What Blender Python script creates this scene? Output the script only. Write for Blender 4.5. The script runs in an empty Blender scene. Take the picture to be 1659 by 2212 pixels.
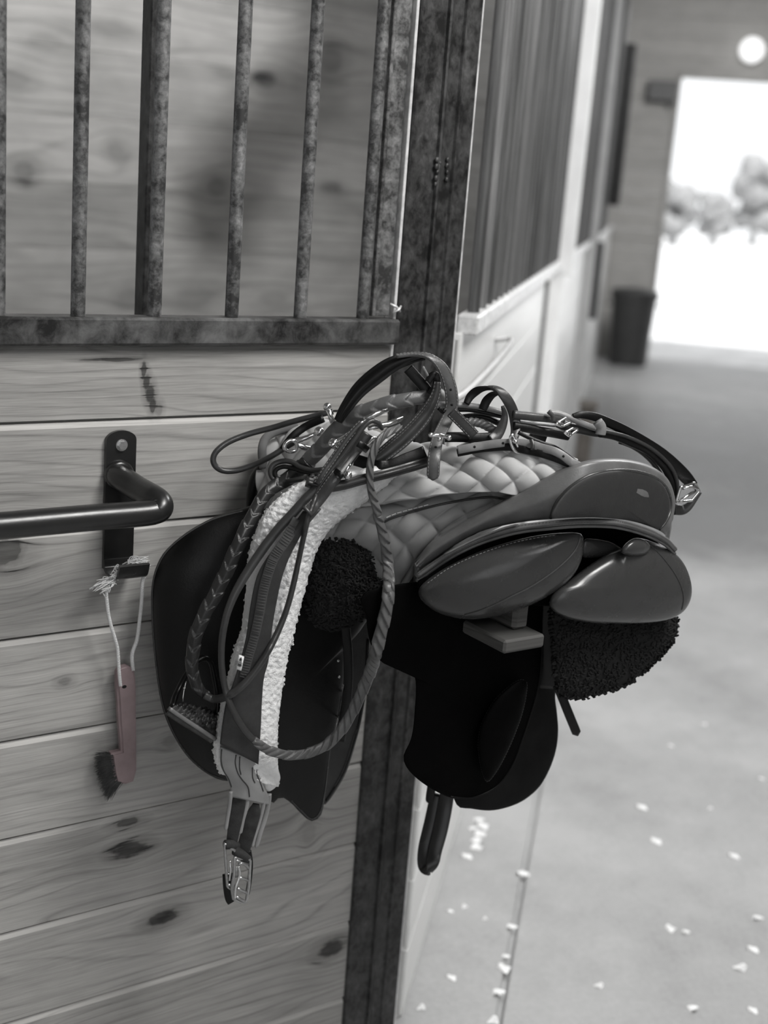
WORLD=1.3;KEY=47.;AIS=86.;STL=450.;EXPO=0.
import bpy, math, random
import numpy as np
from mathutils import Vector, Matrix, noise as MN
random.seed(7)
rng=np.random.RandomState(5)
C=bpy.context.scene.collection
# ---------------------------------------------------------------- camera geometry
W,H=1659.,2212.
FPX=2812.; HC=1.55
VV=np.array([-40.-829.5,12400.-1106.])
DOWN=np.array([VV[0],VV[1],FPX]); DOWN/=np.linalg.norm(DOWN)
UP=-DOWN
FWD=np.array([0,0,1.])-UP[2]*UP; FWD/=np.linalg.norm(FWD)
RT=np.cross(DOWN,FWD)
RM=np.array([RT,FWD,UP])          # camera axes (x right, y down, z forward) -> world
CAM=np.array([0,0,HC])
def ray(px,py): return RM@np.array([(px-829.5)/FPX,(py-1106.)/FPX,1.])
A1=math.radians(54.9); A2=math.radians(9.8)
D1=np.array([math.sin(A1),math.cos(A1),0]); N1=np.array([math.cos(A1),-math.sin(A1),0])
O1=CAM+ray(850,720)*1.95; O1[2]=0
D2=np.array([math.sin(A2),math.cos(A2),0]); N2=np.array([math.cos(A2),-math.sin(A2),0])
r_=ray(870,2212); O2=CAM+r_*(-HC/r_[2]); O2[2]=0
F1=(tuple(O1),math.pi/2-A1)        # stall front frame: local x = along wall, local y = -n, z up
F2=(tuple(O2),math.pi/2-A2)        # aisle wall frame
FW=((0,0,0),0.0)
def at(px,py,n):                   # point of the world seen at a pixel, n metres out from the stall front
    r=ray(px,py); return CAM+r*((n-np.dot(CAM-O1,N1))/np.dot(r,N1))
def dep(P): return float(np.dot(P-CAM,RM@np.array([0,0,1.])))
def loc1(px,py,n):                 # same in the stall frame
    P=at(px,py,n)-O1; return np.array([np.dot(P,D1),-n,P[2]])
def w2(px,py,w=0.):                # on the aisle wall, in its frame
    r=ray(px,py); t=(w-np.dot(CAM-O2,N2))/np.dot(r,N2); P=CAM+r*t-O2
    return np.array([np.dot(P,D2),-w,P[2]])
def s2(px,py,s):                   # on a plane across the aisle
    r=ray(px,py); t=(s-np.dot(CAM-O2,D2))/np.dot(r,D2); P=CAM+r*t-O2
    return np.array([s,-np.dot(P,N2),P[2]])
def fl2(px,py):
    r=ray(px,py); P=CAM+r*(-HC/r[2])-O2
    return np.array([np.dot(P,D2),-np.dot(P,N2),0.])
# crops used for measuring
ZF=(0,0,1.); Z1=(430,740,2.765); Z2=(900,780,2.5136); Z3=(300,1100,2.765); Z4=(400,1450,3.318); Z5=(800,1250,2.37); Z6=(0,880,2.458)
C1=(540,820,5.53); C2=(780,740,5.53); C3=(1000,800,5.53); C4=(1260,860,5.53); C5=(450,1780,8.295); C6=(340,1400,5.53)
def px(Z,p): return (Z[0]+p[0]/Z[2],Z[1]+p[1]/Z[2])
def P3(Z,pts,n=None):
    out=[]
    for p in pts:
        q=px(Z,p); out.append(at(q[0],q[1],p[2] if len(p)>2 else n))
    return np.array(out)
# ---------------------------------------------------------------- maths
def cat(P,k,closed=False):
    """Catmull-Rom through P (m,c), k steps per span"""
    P=np.asarray(P,float)
    if P.ndim==1: P=P[:,None]
    m=len(P)
    if closed: Q=np.vstack([P[-1],P,P[0],P[1]]); spans=m
    else: Q=np.vstack([2*P[0]-P[1],P,2*P[-1]-P[-2]]); spans=m-1
    out=[]
    for i in range(spans):
        a,b,c,d=Q[i:i+4]
        for j in range(k):
            t=j/k
            out.append(.5*((2*b)+(c-a)*t+(2*a-5*b+4*c-d)*t*t+(3*b-a-3*c+d)*t**3))
    if not closed: out.append(P[-1])
    return np.array(out)
def resamp(P,n,extra=None,closed=False):
    P=np.asarray(P); Q=np.vstack([P,P[:1]]) if closed else P
    L=np.r_[0,np.cumsum(np.linalg.norm(np.diff(Q[:,:3],axis=0),axis=1))]
    t=np.linspace(0,L[-1],n+1 if closed else n)
    R=np.stack([np.interp(t,L,Q[:,i]) for i in range(Q.shape[1])],1)
    return R[:-1] if closed else R
def unit(v):
    l=np.linalg.norm(v,axis=-1,keepdims=True); return v/np.maximum(l,1e-9)
class MB:
    def __init__(s): s.V=[];s.F=[];s.n=0
    def add(s,V,F):
        V=np.asarray(V,float); s.V.append(V); s.F+= [tuple(i+s.n for i in f) for f in F]; s.n+=len(V); return s
    def box(s,x0,x1,y0,y1,z0,z1,b=0.0):
        if b<=0:
            V=[(x,y,z) for z in(z0,z1) for y in(y0,y1) for x in(x0,x1)]
            return s.add(V,[(0,2,3,1),(4,5,7,6),(0,1,5,4),(2,6,7,3),(0,4,6,2),(1,3,7,5)])
        V=[];idx={}
        X=(x0,x1);Y=(y0,y1);Zz=(z0,z1)
        for i in(0,1):
            for j in(0,1):
                for k in(0,1):
                    sx,sy,sz=(1-2*i),(1-2*j),(1-2*k)
                    idx[i,j,k,0]=len(V);V.append((X[i],Y[j]+sy*b,Zz[k]+sz*b))
                    idx[i,j,k,1]=len(V);V.append((X[i]+sx*b,Y[j],Zz[k]+sz*b))
                    idx[i,j,k,2]=len(V);V.append((X[i]+sx*b,Y[j]+sy*b,Zz[k]))
        F=[]
        for i in(0,1):F.append([idx[i,0,0,0],idx[i,1,0,0],idx[i,1,1,0],idx[i,0,1,0]])
        for j in(0,1):F.append([idx[0,j,0,1],idx[1,j,0,1],idx[1,j,1,1],idx[0,j,1,1]])
        for k in(0,1):F.append([idx[0,0,k,2],idx[1,0,k,2],idx[1,1,k,2],idx[0,1,k,2]])
        for j in(0,1):
            for k in(0,1):F.append([idx[0,j,k,1],idx[1,j,k,1],idx[1,j,k,2],idx[0,j,k,2]])
        for i in(0,1):
            for k in(0,1):F.append([idx[i,0,k,0],idx[i,1,k,0],idx[i,1,k,2],idx[i,0,k,2]])
        for i in(0,1):
            for j in(0,1):F.append([idx[i,j,0,0],idx[i,j,1,0],idx[i,j,1,1],idx[i,j,0,1]])
        for i in(0,1):
            for j in(0,1):
                for k in(0,1):F.append([idx[i,j,k,0],idx[i,j,k,1],idx[i,j,k,2]])
        return s.add(V,F)
    def prism(s,poly,axis,a,b):
        """poly: 2D points; axis: index of extrusion axis"""
        V=[]
        for h in(a,b):
            for p in poly:
                q=list(p); q.insert(axis,h); V.append(q)
        n=len(poly)
        return s.add(V,[tuple(range(n))[::-1],tuple(range(n,2*n))]+[(i,(i+1)%n,n+(i+1)%n,n+i) for i in range(n)])
    def tube(s,P,r,n=10,closed=False,sq=None,cap=True):
        P=np.asarray(P,float); m=len(P); r=np.broadcast_to(np.asarray(r,float),(m,))
        T=unit(np.gradient(P,axis=0) if not closed else np.roll(P,-1,0)-np.roll(P,1,0))
        a=np.array([0,0,1.]) if abs(T[0][2])<.9 else np.array([1.,0,0])
        U=unit(np.cross(T[0],a)); V=[]
        for i in range(m):
            U=unit(U-np.dot(U,T[i])*T[i]); B=np.cross(T[i],U)
            for k in range(n):
                t=2*math.pi*k/n; V.append(P[i]+r[i]*(math.cos(t)*U+math.sin(t)*B))
        F=[(i*n+k,i*n+(k+1)%n,(i+1)*n+(k+1)%n,(i+1)*n+k) for i in range(m-1) for k in range(n)]
        if closed: F+=[((m-1)*n+k,(m-1)*n+(k+1)%n,(k+1)%n,k) for k in range(n)]
        elif cap:
            V+= [P[0]-T[0]*r[0]*.35,P[-1]+T[-1]*r[-1]*.35]; c0=m*n;c1=c0+1
            F+=[(c0,(k+1)%n,k) for k in range(n)]+[(c1,(m-1)*n+k,(m-1)*n+(k+1)%n) for k in range(n)]
        return s.add(V,F)
    def ball(s,c,r,nu=12,nv=8,sc=(1,1,1)):
        V=[];F=[]
        for i in range(nv+1):
            p=math.pi*i/nv
            for k in range(nu):
                t=2*math.pi*k/nu; V.append((c[0]+r*sc[0]*math.sin(p)*math.cos(t),c[1]+r*sc[1]*math.sin(p)*math.sin(t),c[2]+r*sc[2]*math.cos(p)))
        for i in range(nv):
            for k in range(nu):F.append((i*nu+k,(i+1)*nu+k,(i+1)*nu+(k+1)%nu,i*nu+(k+1)%nu))
        return s.add(V,F)
    def lathe(s,prof,c,n=24):
        V=[];F=[]
        for r,z in prof:
            for k in range(n):
                t=2*math.pi*k/n; V.append((c[0]+r*math.cos(t),c[1]+r*math.sin(t),c[2]+z))
        m=len(prof)
        for i in range(m-1):
            for k in range(n):F.append((i*n+k,i*n+(k+1)%n,(i+1)*n+(k+1)%n,(i+1)*n+k))
        return s.add(V,F+[tuple(range(n)),tuple(range((m-1)*n,m*n))])
    def grid(s,G,close_u=False):
        G=np.asarray(G); a,b=G.shape[:2]
        F=[(i*b+j,(i+1)*b+j,(i+1)*b+j+1,i*b+j+1) for i in range(a-1) for j in range(b-1)]
        return s.add(G.reshape(-1,3),F)
    def slab(s,G,Nn,th):
        """grid with thickness: front G, back G-N*th, rims joined"""
        G=np.asarray(G); a,b=G.shape[:2]; B=G-Nn*th; o=a*b
        V=np.vstack([G.reshape(-1,3),B.reshape(-1,3)])
        q=lambda i,j:i*b+j
        F=[(q(i,j),q(i+1,j),q(i+1,j+1),q(i,j+1)) for i in range(a-1) for j in range(b-1)]
        F+=[(o+q(i,j),o+q(i,j+1),o+q(i+1,j+1),o+q(i+1,j)) for i in range(a-1) for j in range(b-1)]
        for i in range(a-1):
            F.append((q(i,0),o+q(i,0),o+q(i+1,0),q(i+1,0))); F.append((q(i,b-1),q(i+1,b-1),o+q(i+1,b-1),o+q(i,b-1)))
        for j in range(b-1):
            F.append((q(0,j),q(0,j+1),o+q(0,j+1),o+q(0,j))); F.append((q(a-1,j),o+q(a-1,j),o+q(a-1,j+1),q(a-1,j+1)))
        return s.add(V,F)
    def build(s,name,mat,parent=None,frame=FW,smooth=True,base=(0,0,0),recalc=True,auto=None):
        V=np.vstack(s.V)
        if parent is not None:
            rt=parent
            while rt.parent: rt=rt.parent
            V=V-np.array(rt['_b'])
        else: V=V-np.array(base)
        me=bpy.data.meshes.new(name); me.from_pydata([tuple(v) for v in V.tolist()],[],s.F)
        if recalc:
            import bmesh
            bm=bmesh.new(); bm.from_mesh(me); bmesh.ops.recalc_face_normals(bm,faces=bm.faces); bm.to_mesh(me); bm.free()
        me.materials.append(mat)
        if smooth:
            me.polygons.foreach_set('use_smooth',[True]*len(me.polygons))
            if auto: me.set_sharp_from_angle(angle=math.radians(auto))
        me.update()
        o=bpy.data.objects.new(name,me); C.objects.link(o)
        if parent is not None: o.parent=parent
        else:
            c,a=math.cos(frame[1]),math.sin(frame[1]); b=base
            o.location=(frame[0][0]+c*b[0]-a*b[1],frame[0][1]+a*b[0]+c*b[1],frame[0][2]+b[2]); o.rotation_euler=(0,0,frame[1]); o['_b']=list(map(float,b))
        return o
def thing(name,label,cat_,base=(0,0,0),frame=FW,group=None):
    o=bpy.data.objects.new(name,None); C.objects.link(o); o.empty_display_size=.05
    c,a=math.cos(frame[1]),math.sin(frame[1]); b=base
    o.location=(frame[0][0]+c*b[0]-a*b[1],frame[0][1]+a*b[0]+c*b[1],frame[0][2]+b[2]); o.rotation_euler=(0,0,frame[1])
    o['_b']=list(map(float,b)); tag(o,label,cat_,group); return o
def tag(o,label=None,cat_=None,group=None,kind=None):
    if label:o['label']=label
    if cat_:o['category']=cat_
    if group:o['group']=group
    if kind:o['kind']=kind
    return o
def struct(o,label=None,cat_=None):
    o['kind']='structure'
    if label:o['label']=label
    if cat_:o['category']=cat_
    return o
# frames along a path, facing the viewer then tilted about the path
def frames(P,tilt):
    T=unit(np.gradient(P,axis=0)); Vd=unit(CAM-P); S=unit(np.cross(T,Vd)); N=np.cross(S,T)
    for i in range(1,len(S)):
        if np.dot(S[i],S[i-1])<-.2: pass
    c=np.cos(np.radians(tilt))[:,None]; s_=np.sin(np.radians(tilt))[:,None]
    S2=c*S+s_*N; N2_=np.cross(S2,T)
    return T,S2,N2_
def smoothpath(Z,pts,k=8,n=None,w=None,tilt=0.):
    """pts (x,y,n[,width px[,tilt]]) -> world path, width m, tilt"""
    A=[]
    for p in pts:
        q=px(Z,p); X=at(q[0],q[1],p[2]); ww=p[3] if len(p)>3 else w; tt=p[4] if len(p)>4 else tilt
        A.append([*X,ww/FPX*dep(X),tt])
    R=cat(A,k); return R[:,:3],R[:,3],R[:,4]
DR=[None]
def drape(P,clr):
    if DR[0] is None: return P
    m=len(P); dl=np.zeros(m)
    for i in range(m):
        v=P[i]-CAM; t=np.linalg.norm(v); h=DR[0].ray_cast(Vector(CAM),Vector(v/t))
        if h[0] is not None: dl[i]=max(0,t-(h[3]-clr))
    if dl.max()<=0: return P
    dl=np.where(dl>.16,0,dl)
    q=np.pad(dl,3,mode='edge'); mx=np.max([q[k:k+m] for k in range(7)],axis=0)
    for _ in range(2):
        q=np.pad(mx,4,mode='edge'); mx=np.mean([q[k:k+m] for k in range(9)],axis=0)
    mx=np.maximum(mx,dl); return P-unit(P-CAM)*mx[:,None]
PROF={}
def prof(kind):
    if kind in PROF:return PROF[kind]
    if kind=='flat':   # rounded rectangle, half width 1, half thickness 1
        p=[(-.5*2,0),(-.96,.7),(-.85,1),(0,1),(.85,1),(.96,.7),(1,0),(.96,-.7),(.85,-1),(0,-1),(-.85,-1),(-.96,-.7)]
    elif kind=='padded': # strap with raised rolled centre
        p=[(-1,0),(-.97,.5),(-.88,.7),(-.66,.62),(-.55,.9),(-.42,1.9),(-.2,2.5),(0,2.65),(.2,2.5),(.42,1.9),(.55,.9),(.66,.62),(.88,.7),(.97,.5),(1,0),(.95,-.9),(0,-1),(-.95,-.9)]
    elif kind=='round':
        p=[(math.cos(-t),math.sin(-t)) for t in np.linspace(math.pi,3*math.pi,15)[:-1]]
    elif kind=='dome':
        p=[(-1,0),(-.9,.7),(-.6,1.2),(-.2,1.45),(.2,1.45),(.6,1.2),(.9,.7),(1,0),(.9,-.8),(0,-1),(-.9,-.8)]
    PROF[kind]=np.array(p,float);return PROF[kind]
def strap(mb,P,w,tilt,th=.0032,kind='flat',cap=True,taper=None):
    T,S,N=frames(P,tilt); pr=prof(kind); k=len(pr); m=len(P); V=[]
    for i in range(m):
        hw=w[i]/2
        if taper=='end':   # rounded tip
            L=np.linalg.norm(P[i]-P[-1]); hw*=math.sqrt(max(0.02,1-max(0,1-L/(w[i]*.5))**2))
        for a,b in pr: V.append(P[i]+S[i]*hw*a+N[i]*th*.5*b)
    F=[(i*k+j,i*k+(j+1)%k,(i+1)*k+(j+1)%k,(i+1)*k+j) for i in range(m-1) for j in range(k)]
    if cap:F+=[tuple(range(k)),tuple(range((m-1)*k,m*k))]
    mb.add(V,F); return T,S,N
def mkstrap(name,Z,pts,mat,parent,w=20,tilt=0.,th=.0032,kind='flat',k=8,taper=None,stitch=None,label=None,ext=None,holes=None,lift=0.):
    P,ww,tt=smoothpath(Z,pts,k,w=w,tilt=tilt); P=drape(P,th*.8+.001+lift); mb=ext or MB()
    T,S,N=strap(mb,P,ww,tt,th,kind,taper=taper)
    o=None
    if ext is None:
        o=mb.build(name,mat,parent); 
        if label:o['label']=label
    if stitch:
        sm=MB()
        for a in stitch:
            Q=P+S*(ww/2*a)[:,None]+N*th*.58; dashes(sm,Q,.0028,.0018,.00032)
        if sm.n: sm.build('stitching',M['thread'],o or parent)
    if holes:
        hm=MB()
        for t in holes:
            i=min(len(P)-1,int(t*(len(P)-1))); c=P[i]+N[i]*th*.5
            ring=[c+N[i]*h+ (math.cos(a)*S[i]+math.sin(a)*T[i])*.0017 for h in(-.001,.0002) for a in np.linspace(0,2*math.pi,11)[:-1]]
            hm.add(ring,[tuple(range(10)),tuple(range(10,20))]+[(j,(j+1)%10,10+(j+1)%10,10+j) for j in range(10)])
        hm.build('punched_hole',M['hole'],o or parent)
    return o,(P,ww,T,S,N)
def dashes(mb,Q,L,gap,r,n=4):
    d=np.r_[0,np.cumsum(np.linalg.norm(np.diff(Q,axis=0),axis=1))]; x=0
    f=lambda t:np.array([np.interp(t,d,Q[:,i]) for i in range(3)])
    while x+L<d[-1]:
        mb.tube([f(x),f(x+L*.5)+0,f(x+L)],r,n,cap=False); x+=L+gap
def plait(mb,P,w,tilt,pitch,th=.5,sw=.62,strands=3,flat=.35,kk=6):
    """three flat strands plaited along a path. w: full width (m) per point"""
    A=np.c_[P,w,tilt]; d=np.r_[0,np.cumsum(np.linalg.norm(np.diff(P,axis=0),axis=1))]
    n=max(8,int(d[-1]/pitch*14)); t=np.linspace(0,d[-1],n)
    A=np.stack([np.interp(t,d,A[:,i]) for i in range(5)],1); P=A[:,:3];w=A[:,3];tl=A[:,4]
    T,S,N=frames(P,tl); ph=np.cumsum(np.r_[0,np.diff(t)])/pitch*2*math.pi
    for s in range(strands):
        a=ph+2*math.pi*s/strands
        lat=np.sin(a)*(w/2*(1-sw*.5)); dp=np.sin(2*a)*(w*th*.32)
        Q=P+S*lat[:,None]+N*dp[:,None]
        Tq=unit(np.gradient(Q,axis=0)); Sq=unit(np.cross(Tq,N)); 
        # roll the strand a little toward the outside of each bend
        rl=-np.sin(a)*.55; Sq2=Sq*np.cos(rl)[:,None]+N*np.sin(rl)[:,None]; Nq=np.cross(Sq2,Tq)
        pr=prof('dome'); k=len(pr); V=[]
        for i in range(n):
            for x,y in pr: V.append(Q[i]+Sq2[i]*w[i]*sw*.5*x+Nq[i]*w[i]*flat*.28*y)
        mb.add(V,[(i*k+j,i*k+(j+1)%k,(i+1)*k+(j+1)%k,(i+1)*k+j) for i in range(n-1) for j in range(k)]+[tuple(range(k)),tuple(range((n-1)*k,n*k))])
def laced(mb,P,w,tilt,L,kv=.55,amp=.0028,dome=.5,skew=0.):
    """laced leather rein: overlapping V-edged leather segments along the path"""
    d=np.r_[0,np.cumsum(np.linalg.norm(np.diff(P,axis=0),axis=1))]; n=max(20,int(d[-1]/.0011)); t=np.linspace(0,d[-1],n)
    A=np.c_[P,w,tilt]; A=np.stack([np.interp(t,d,A[:,i]) for i in range(5)],1); P=A[:,:3]; w=A[:,3]; T,S,N=frames(P,A[:,4])
    m=17; V=[]
    for i in range(n):
        for j in range(m):
            a=math.pi*j/(m-1); s=-math.cos(a); q=(t[i]+L*kv*abs(s)*(1 if skew==0 else 0)+L*skew*s)/L; f=q-math.floor(q); k=int(math.floor(q))
            # cord channel between segments and a slight sideways stagger
            e=amp*(1-f)**.8*(1. if f>.05 else f/.05); st=.05*(1 if k%2 else -1)
            V.append(P[i]+S[i]*w[i]*.5*(s*(1+e*22)+st)+N[i]*(w[i]*.5*dome*math.sin(a)**.8+e*math.sin(a)**.5))
        for j in range(1,m-1,3):
            a=math.pi*j/(m-1); V.append(P[i]+S[i]*w[i]*.5*math.cos(a)-N[i]*w[i]*.18*math.sin(a))
    r=m+len(range(1,m-1,3))
    mb.add(V,[(i*r+j,i*r+(j+1)%r,(i+1)*r+(j+1)%r,(i+1)*r+j) for i in range(n-1) for j in range(r)]+[tuple(range(r)),tuple(range((n-1)*r,n*r))])
def rope(mb,P,r,pitch,strands=3,rs=.58,n=7,sq=1.):
    """twisted leather/cord"""
    P=np.asarray(P); d=np.r_[0,np.cumsum(np.linalg.norm(np.diff(P,axis=0),axis=1))]; m=max(8,int(d[-1]/pitch*12)); t=np.linspace(0,d[-1],m)
    P=np.stack([np.interp(t,d,P[:,i]) for i in range(3)],1); T,S,N=frames(P,np.zeros(m))
    R=np.interp(t,d,np.broadcast_to(r,len(d)))
    for s in range(strands):
        a=t/pitch*2*math.pi+2*math.pi*s/strands
        Q=P+(S*np.cos(a)[:,None]+N*np.sin(a)[:,None]*sq)*(R*(1-rs*.75))[:,None]
        mb.tube(Q,R*rs,n)
def curve2(Z,pts,k,closed=False):
    A=np.array([px(Z,p) for p in pts]); return cat(A,k,closed)
def pillow(mb,Z,outline,nfun,bf,bb,center=None,rings=14,k=6,e=.5,nz=0.,nsc=60):
    """cushion: outline in px, nfun(px,py)->n plane; bulges bf to the viewer, bb away"""
    O=resamp(curve2(Z,outline,k,True),len(outline)*k,closed=True); c=np.array(px(Z,center)) if center else O.mean(0); m=len(O)
    V=[];F=[]
    def pt(q,b):
        n=nfun(q[0],q[1]); X=at(q[0],q[1],n); d=unit(CAM-X)
        if nz: b=b+nz*(MN.noise(Vector(X*nsc))+.5*MN.noise(Vector(X*nsc*2.3)))
        return X+d*b
    rs=[1-(i/rings)**1.0 for i in range(rings)]
    for side,b in((1,bf),(-1,bb)):
        for i in range(rings):
            if side==-1 and i==0: continue
            s=math.cos(math.pi/2*i/rings) if True else rs[i]
            h=math.sqrt(max(0,1-s*s))**(2*e)
            for j in range(m): V.append(pt(c+(O[j]-c)*s,side*b*h))
        V.append(pt(c,side*b))
    R=rings
    for i in range(R-1):
        for j in range(m):F.append((i*m+j,i*m+(j+1)%m,(i+1)*m+(j+1)%m,(i+1)*m+j))
    ct=R*m
    for j in range(m):F.append(((R-1)*m+j,(R-1)*m+(j+1)%m,ct))
    o=ct+1
    for i in range(R-1):
        for j in range(m):
            a=(i-1)*m+o if i>0 else 0
            b_=i*m+o
            F.append((a+(j+1)%m,a+j,b_+j,b_+(j+1)%m))
    cb=o+(R-1)*m
    for j in range(m):F.append((o+(R-2)*m+(j+1)%m,o+(R-2)*m+j,cb))
    mb.add(V,F); return O
def surf(rows,ku=8,kv=8,disp=None):
    """rows: grid of world pts [a][b] -> dense grid + normals toward camera"""
    G=np.array(rows); a,b,_=G.shape
    A=np.stack([cat(G[:,j],ku) for j in range(b)],1)
    B=np.stack([cat(A[i],kv) for i in range(A.shape[0])],0)
    N=gnorm(B)
    if disp is not None:
        h=disp(B,np.linspace(0,1,B.shape[0])[:,None],np.linspace(0,1,B.shape[1])[None,:]); B=B+N*h[...,None]; N2_=gnorm(B); return B,N
    return B,N
def gnorm(B):
    du=np.gradient(B,axis=0); dv=np.gradient(B,axis=1); N=unit(np.cross(du,dv))
    s=np.sign(np.sum(N*(CAM-B),-1)); m=1 if s.sum()>0 else -1
    return N*m
def sgrid(Z,rows):
    return [[at(*px(Z,p),p[2]) for p in r] for r in rows]
# ---------------------------------------------------------------- materials
M={}
def nt(name):
    m=bpy.data.materials.new(name); m.use_nodes=True; t=m.node_tree; t.nodes.clear()
    o=t.nodes.new('ShaderNodeOutputMaterial'); b=t.nodes.new('ShaderNodeBsdfPrincipled'); t.links.new(b.outputs[0],o.inputs[0]); return m,t,b,o
class NB:
    def __init__(s,t): s.t=t
    def n(s,ty,**k):
        x=s.t.nodes.new(ty)
        for a,b in k.items(): setattr(x,a,b)
        return x
    def L(s,a,b): s.t.links.new(a,b)
    def set(s,sock,v):
        if isinstance(v,bpy.types.NodeSocket): s.L(v,sock)
        else: sock.default_value=v
    def m(s,op,a,b=0.,c=None,clamp=False):
        x=s.n('ShaderNodeMath',operation=op,use_clamp=clamp); s.set(x.inputs[0],a); s.set(x.inputs[1],b)
        if c is not None:s.set(x.inputs[2],c)
        return x.outputs[0]
    def noise(s,vec,scale,detail=3,rough=.5,dist=0.):
        x=s.n('ShaderNodeTexNoise'); s.set(x.inputs['Vector'],vec); x.inputs['Scale'].default_value=scale; x.inputs['Detail'].default_value=detail; x.inputs['Roughness'].default_value=rough; x.inputs['Distortion'].default_value=dist; return x.outputs['Fac']
    def xyz(s,a,b,c):
        x=s.n('ShaderNodeCombineXYZ'); s.set(x.inputs[0],a);s.set(x.inputs[1],b);s.set(x.inputs[2],c); return x.outputs[0]
    def ramp(s,f,pts):
        x=s.n('ShaderNodeValToRGB'); s.set(x.inputs[0],f); e=x.color_ramp.elements
        while len(e)<len(pts): e.new(.5)
        for q,(p,c) in zip(e,pts): q.position=p; q.color=(c,c,c,1) if not hasattr(c,'__len__') else (*c,1)
        return x.outputs[0]
    def mr(s,v,a,b,c=0.,d=1.):
        x=s.n('ShaderNodeMapRange'); s.set(x.inputs[0],v)
        for i,q in enumerate((a,b,c,d)): s.set(x.inputs[i+1],q)
        return x.outputs[0]
def simple(key,col,rough=.5,metal=0.,bump=None,var=None,coat=0.,sheen=0.,spec=.5):
    m,t,b,o=nt(key.replace('_',' ')); n=NB(t); tc=n.n('ShaderNodeTexCoord').outputs['Object']
    c=(col,col,col) if not hasattr(col,'__len__') else col
    b.inputs['Base Color'].default_value=(*c,1); b.inputs['Roughness'].default_value=rough; b.inputs['Metallic'].default_value=metal
    b.inputs['Coat Weight'].default_value=coat; b.inputs['Coat Roughness'].default_value=.25; b.inputs['Sheen Weight'].default_value=sheen; b.inputs['Specular IOR Level'].default_value=spec
    if var:   # (scale, amount)
        f=n.noise(tc,var[0],4,.6); k=n.mr(f,.3,.7,1-var[1],1+var[1])
        mx=n.n('ShaderNodeVectorMath',operation='SCALE'); mx.inputs[0].default_value=c; n.L(k,mx.inputs[3]); n.L(mx.outputs[0],b.inputs['Base Color'])
        n.L(n.mr(f,.3,.7,rough*1.15,rough*.85),b.inputs['Roughness'])
    if bump:  # (scale,strength,dist)
        f=n.noise(tc,bump[0],4,.6); x=n.n('ShaderNodeBump'); x.inputs['Strength'].default_value=bump[1]; x.inputs['Distance'].default_value=bump[2]; n.L(f,x.inputs['Height']); n.L(x.outputs[0],b.inputs['Normal'])
    M[key]=m; return m
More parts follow.
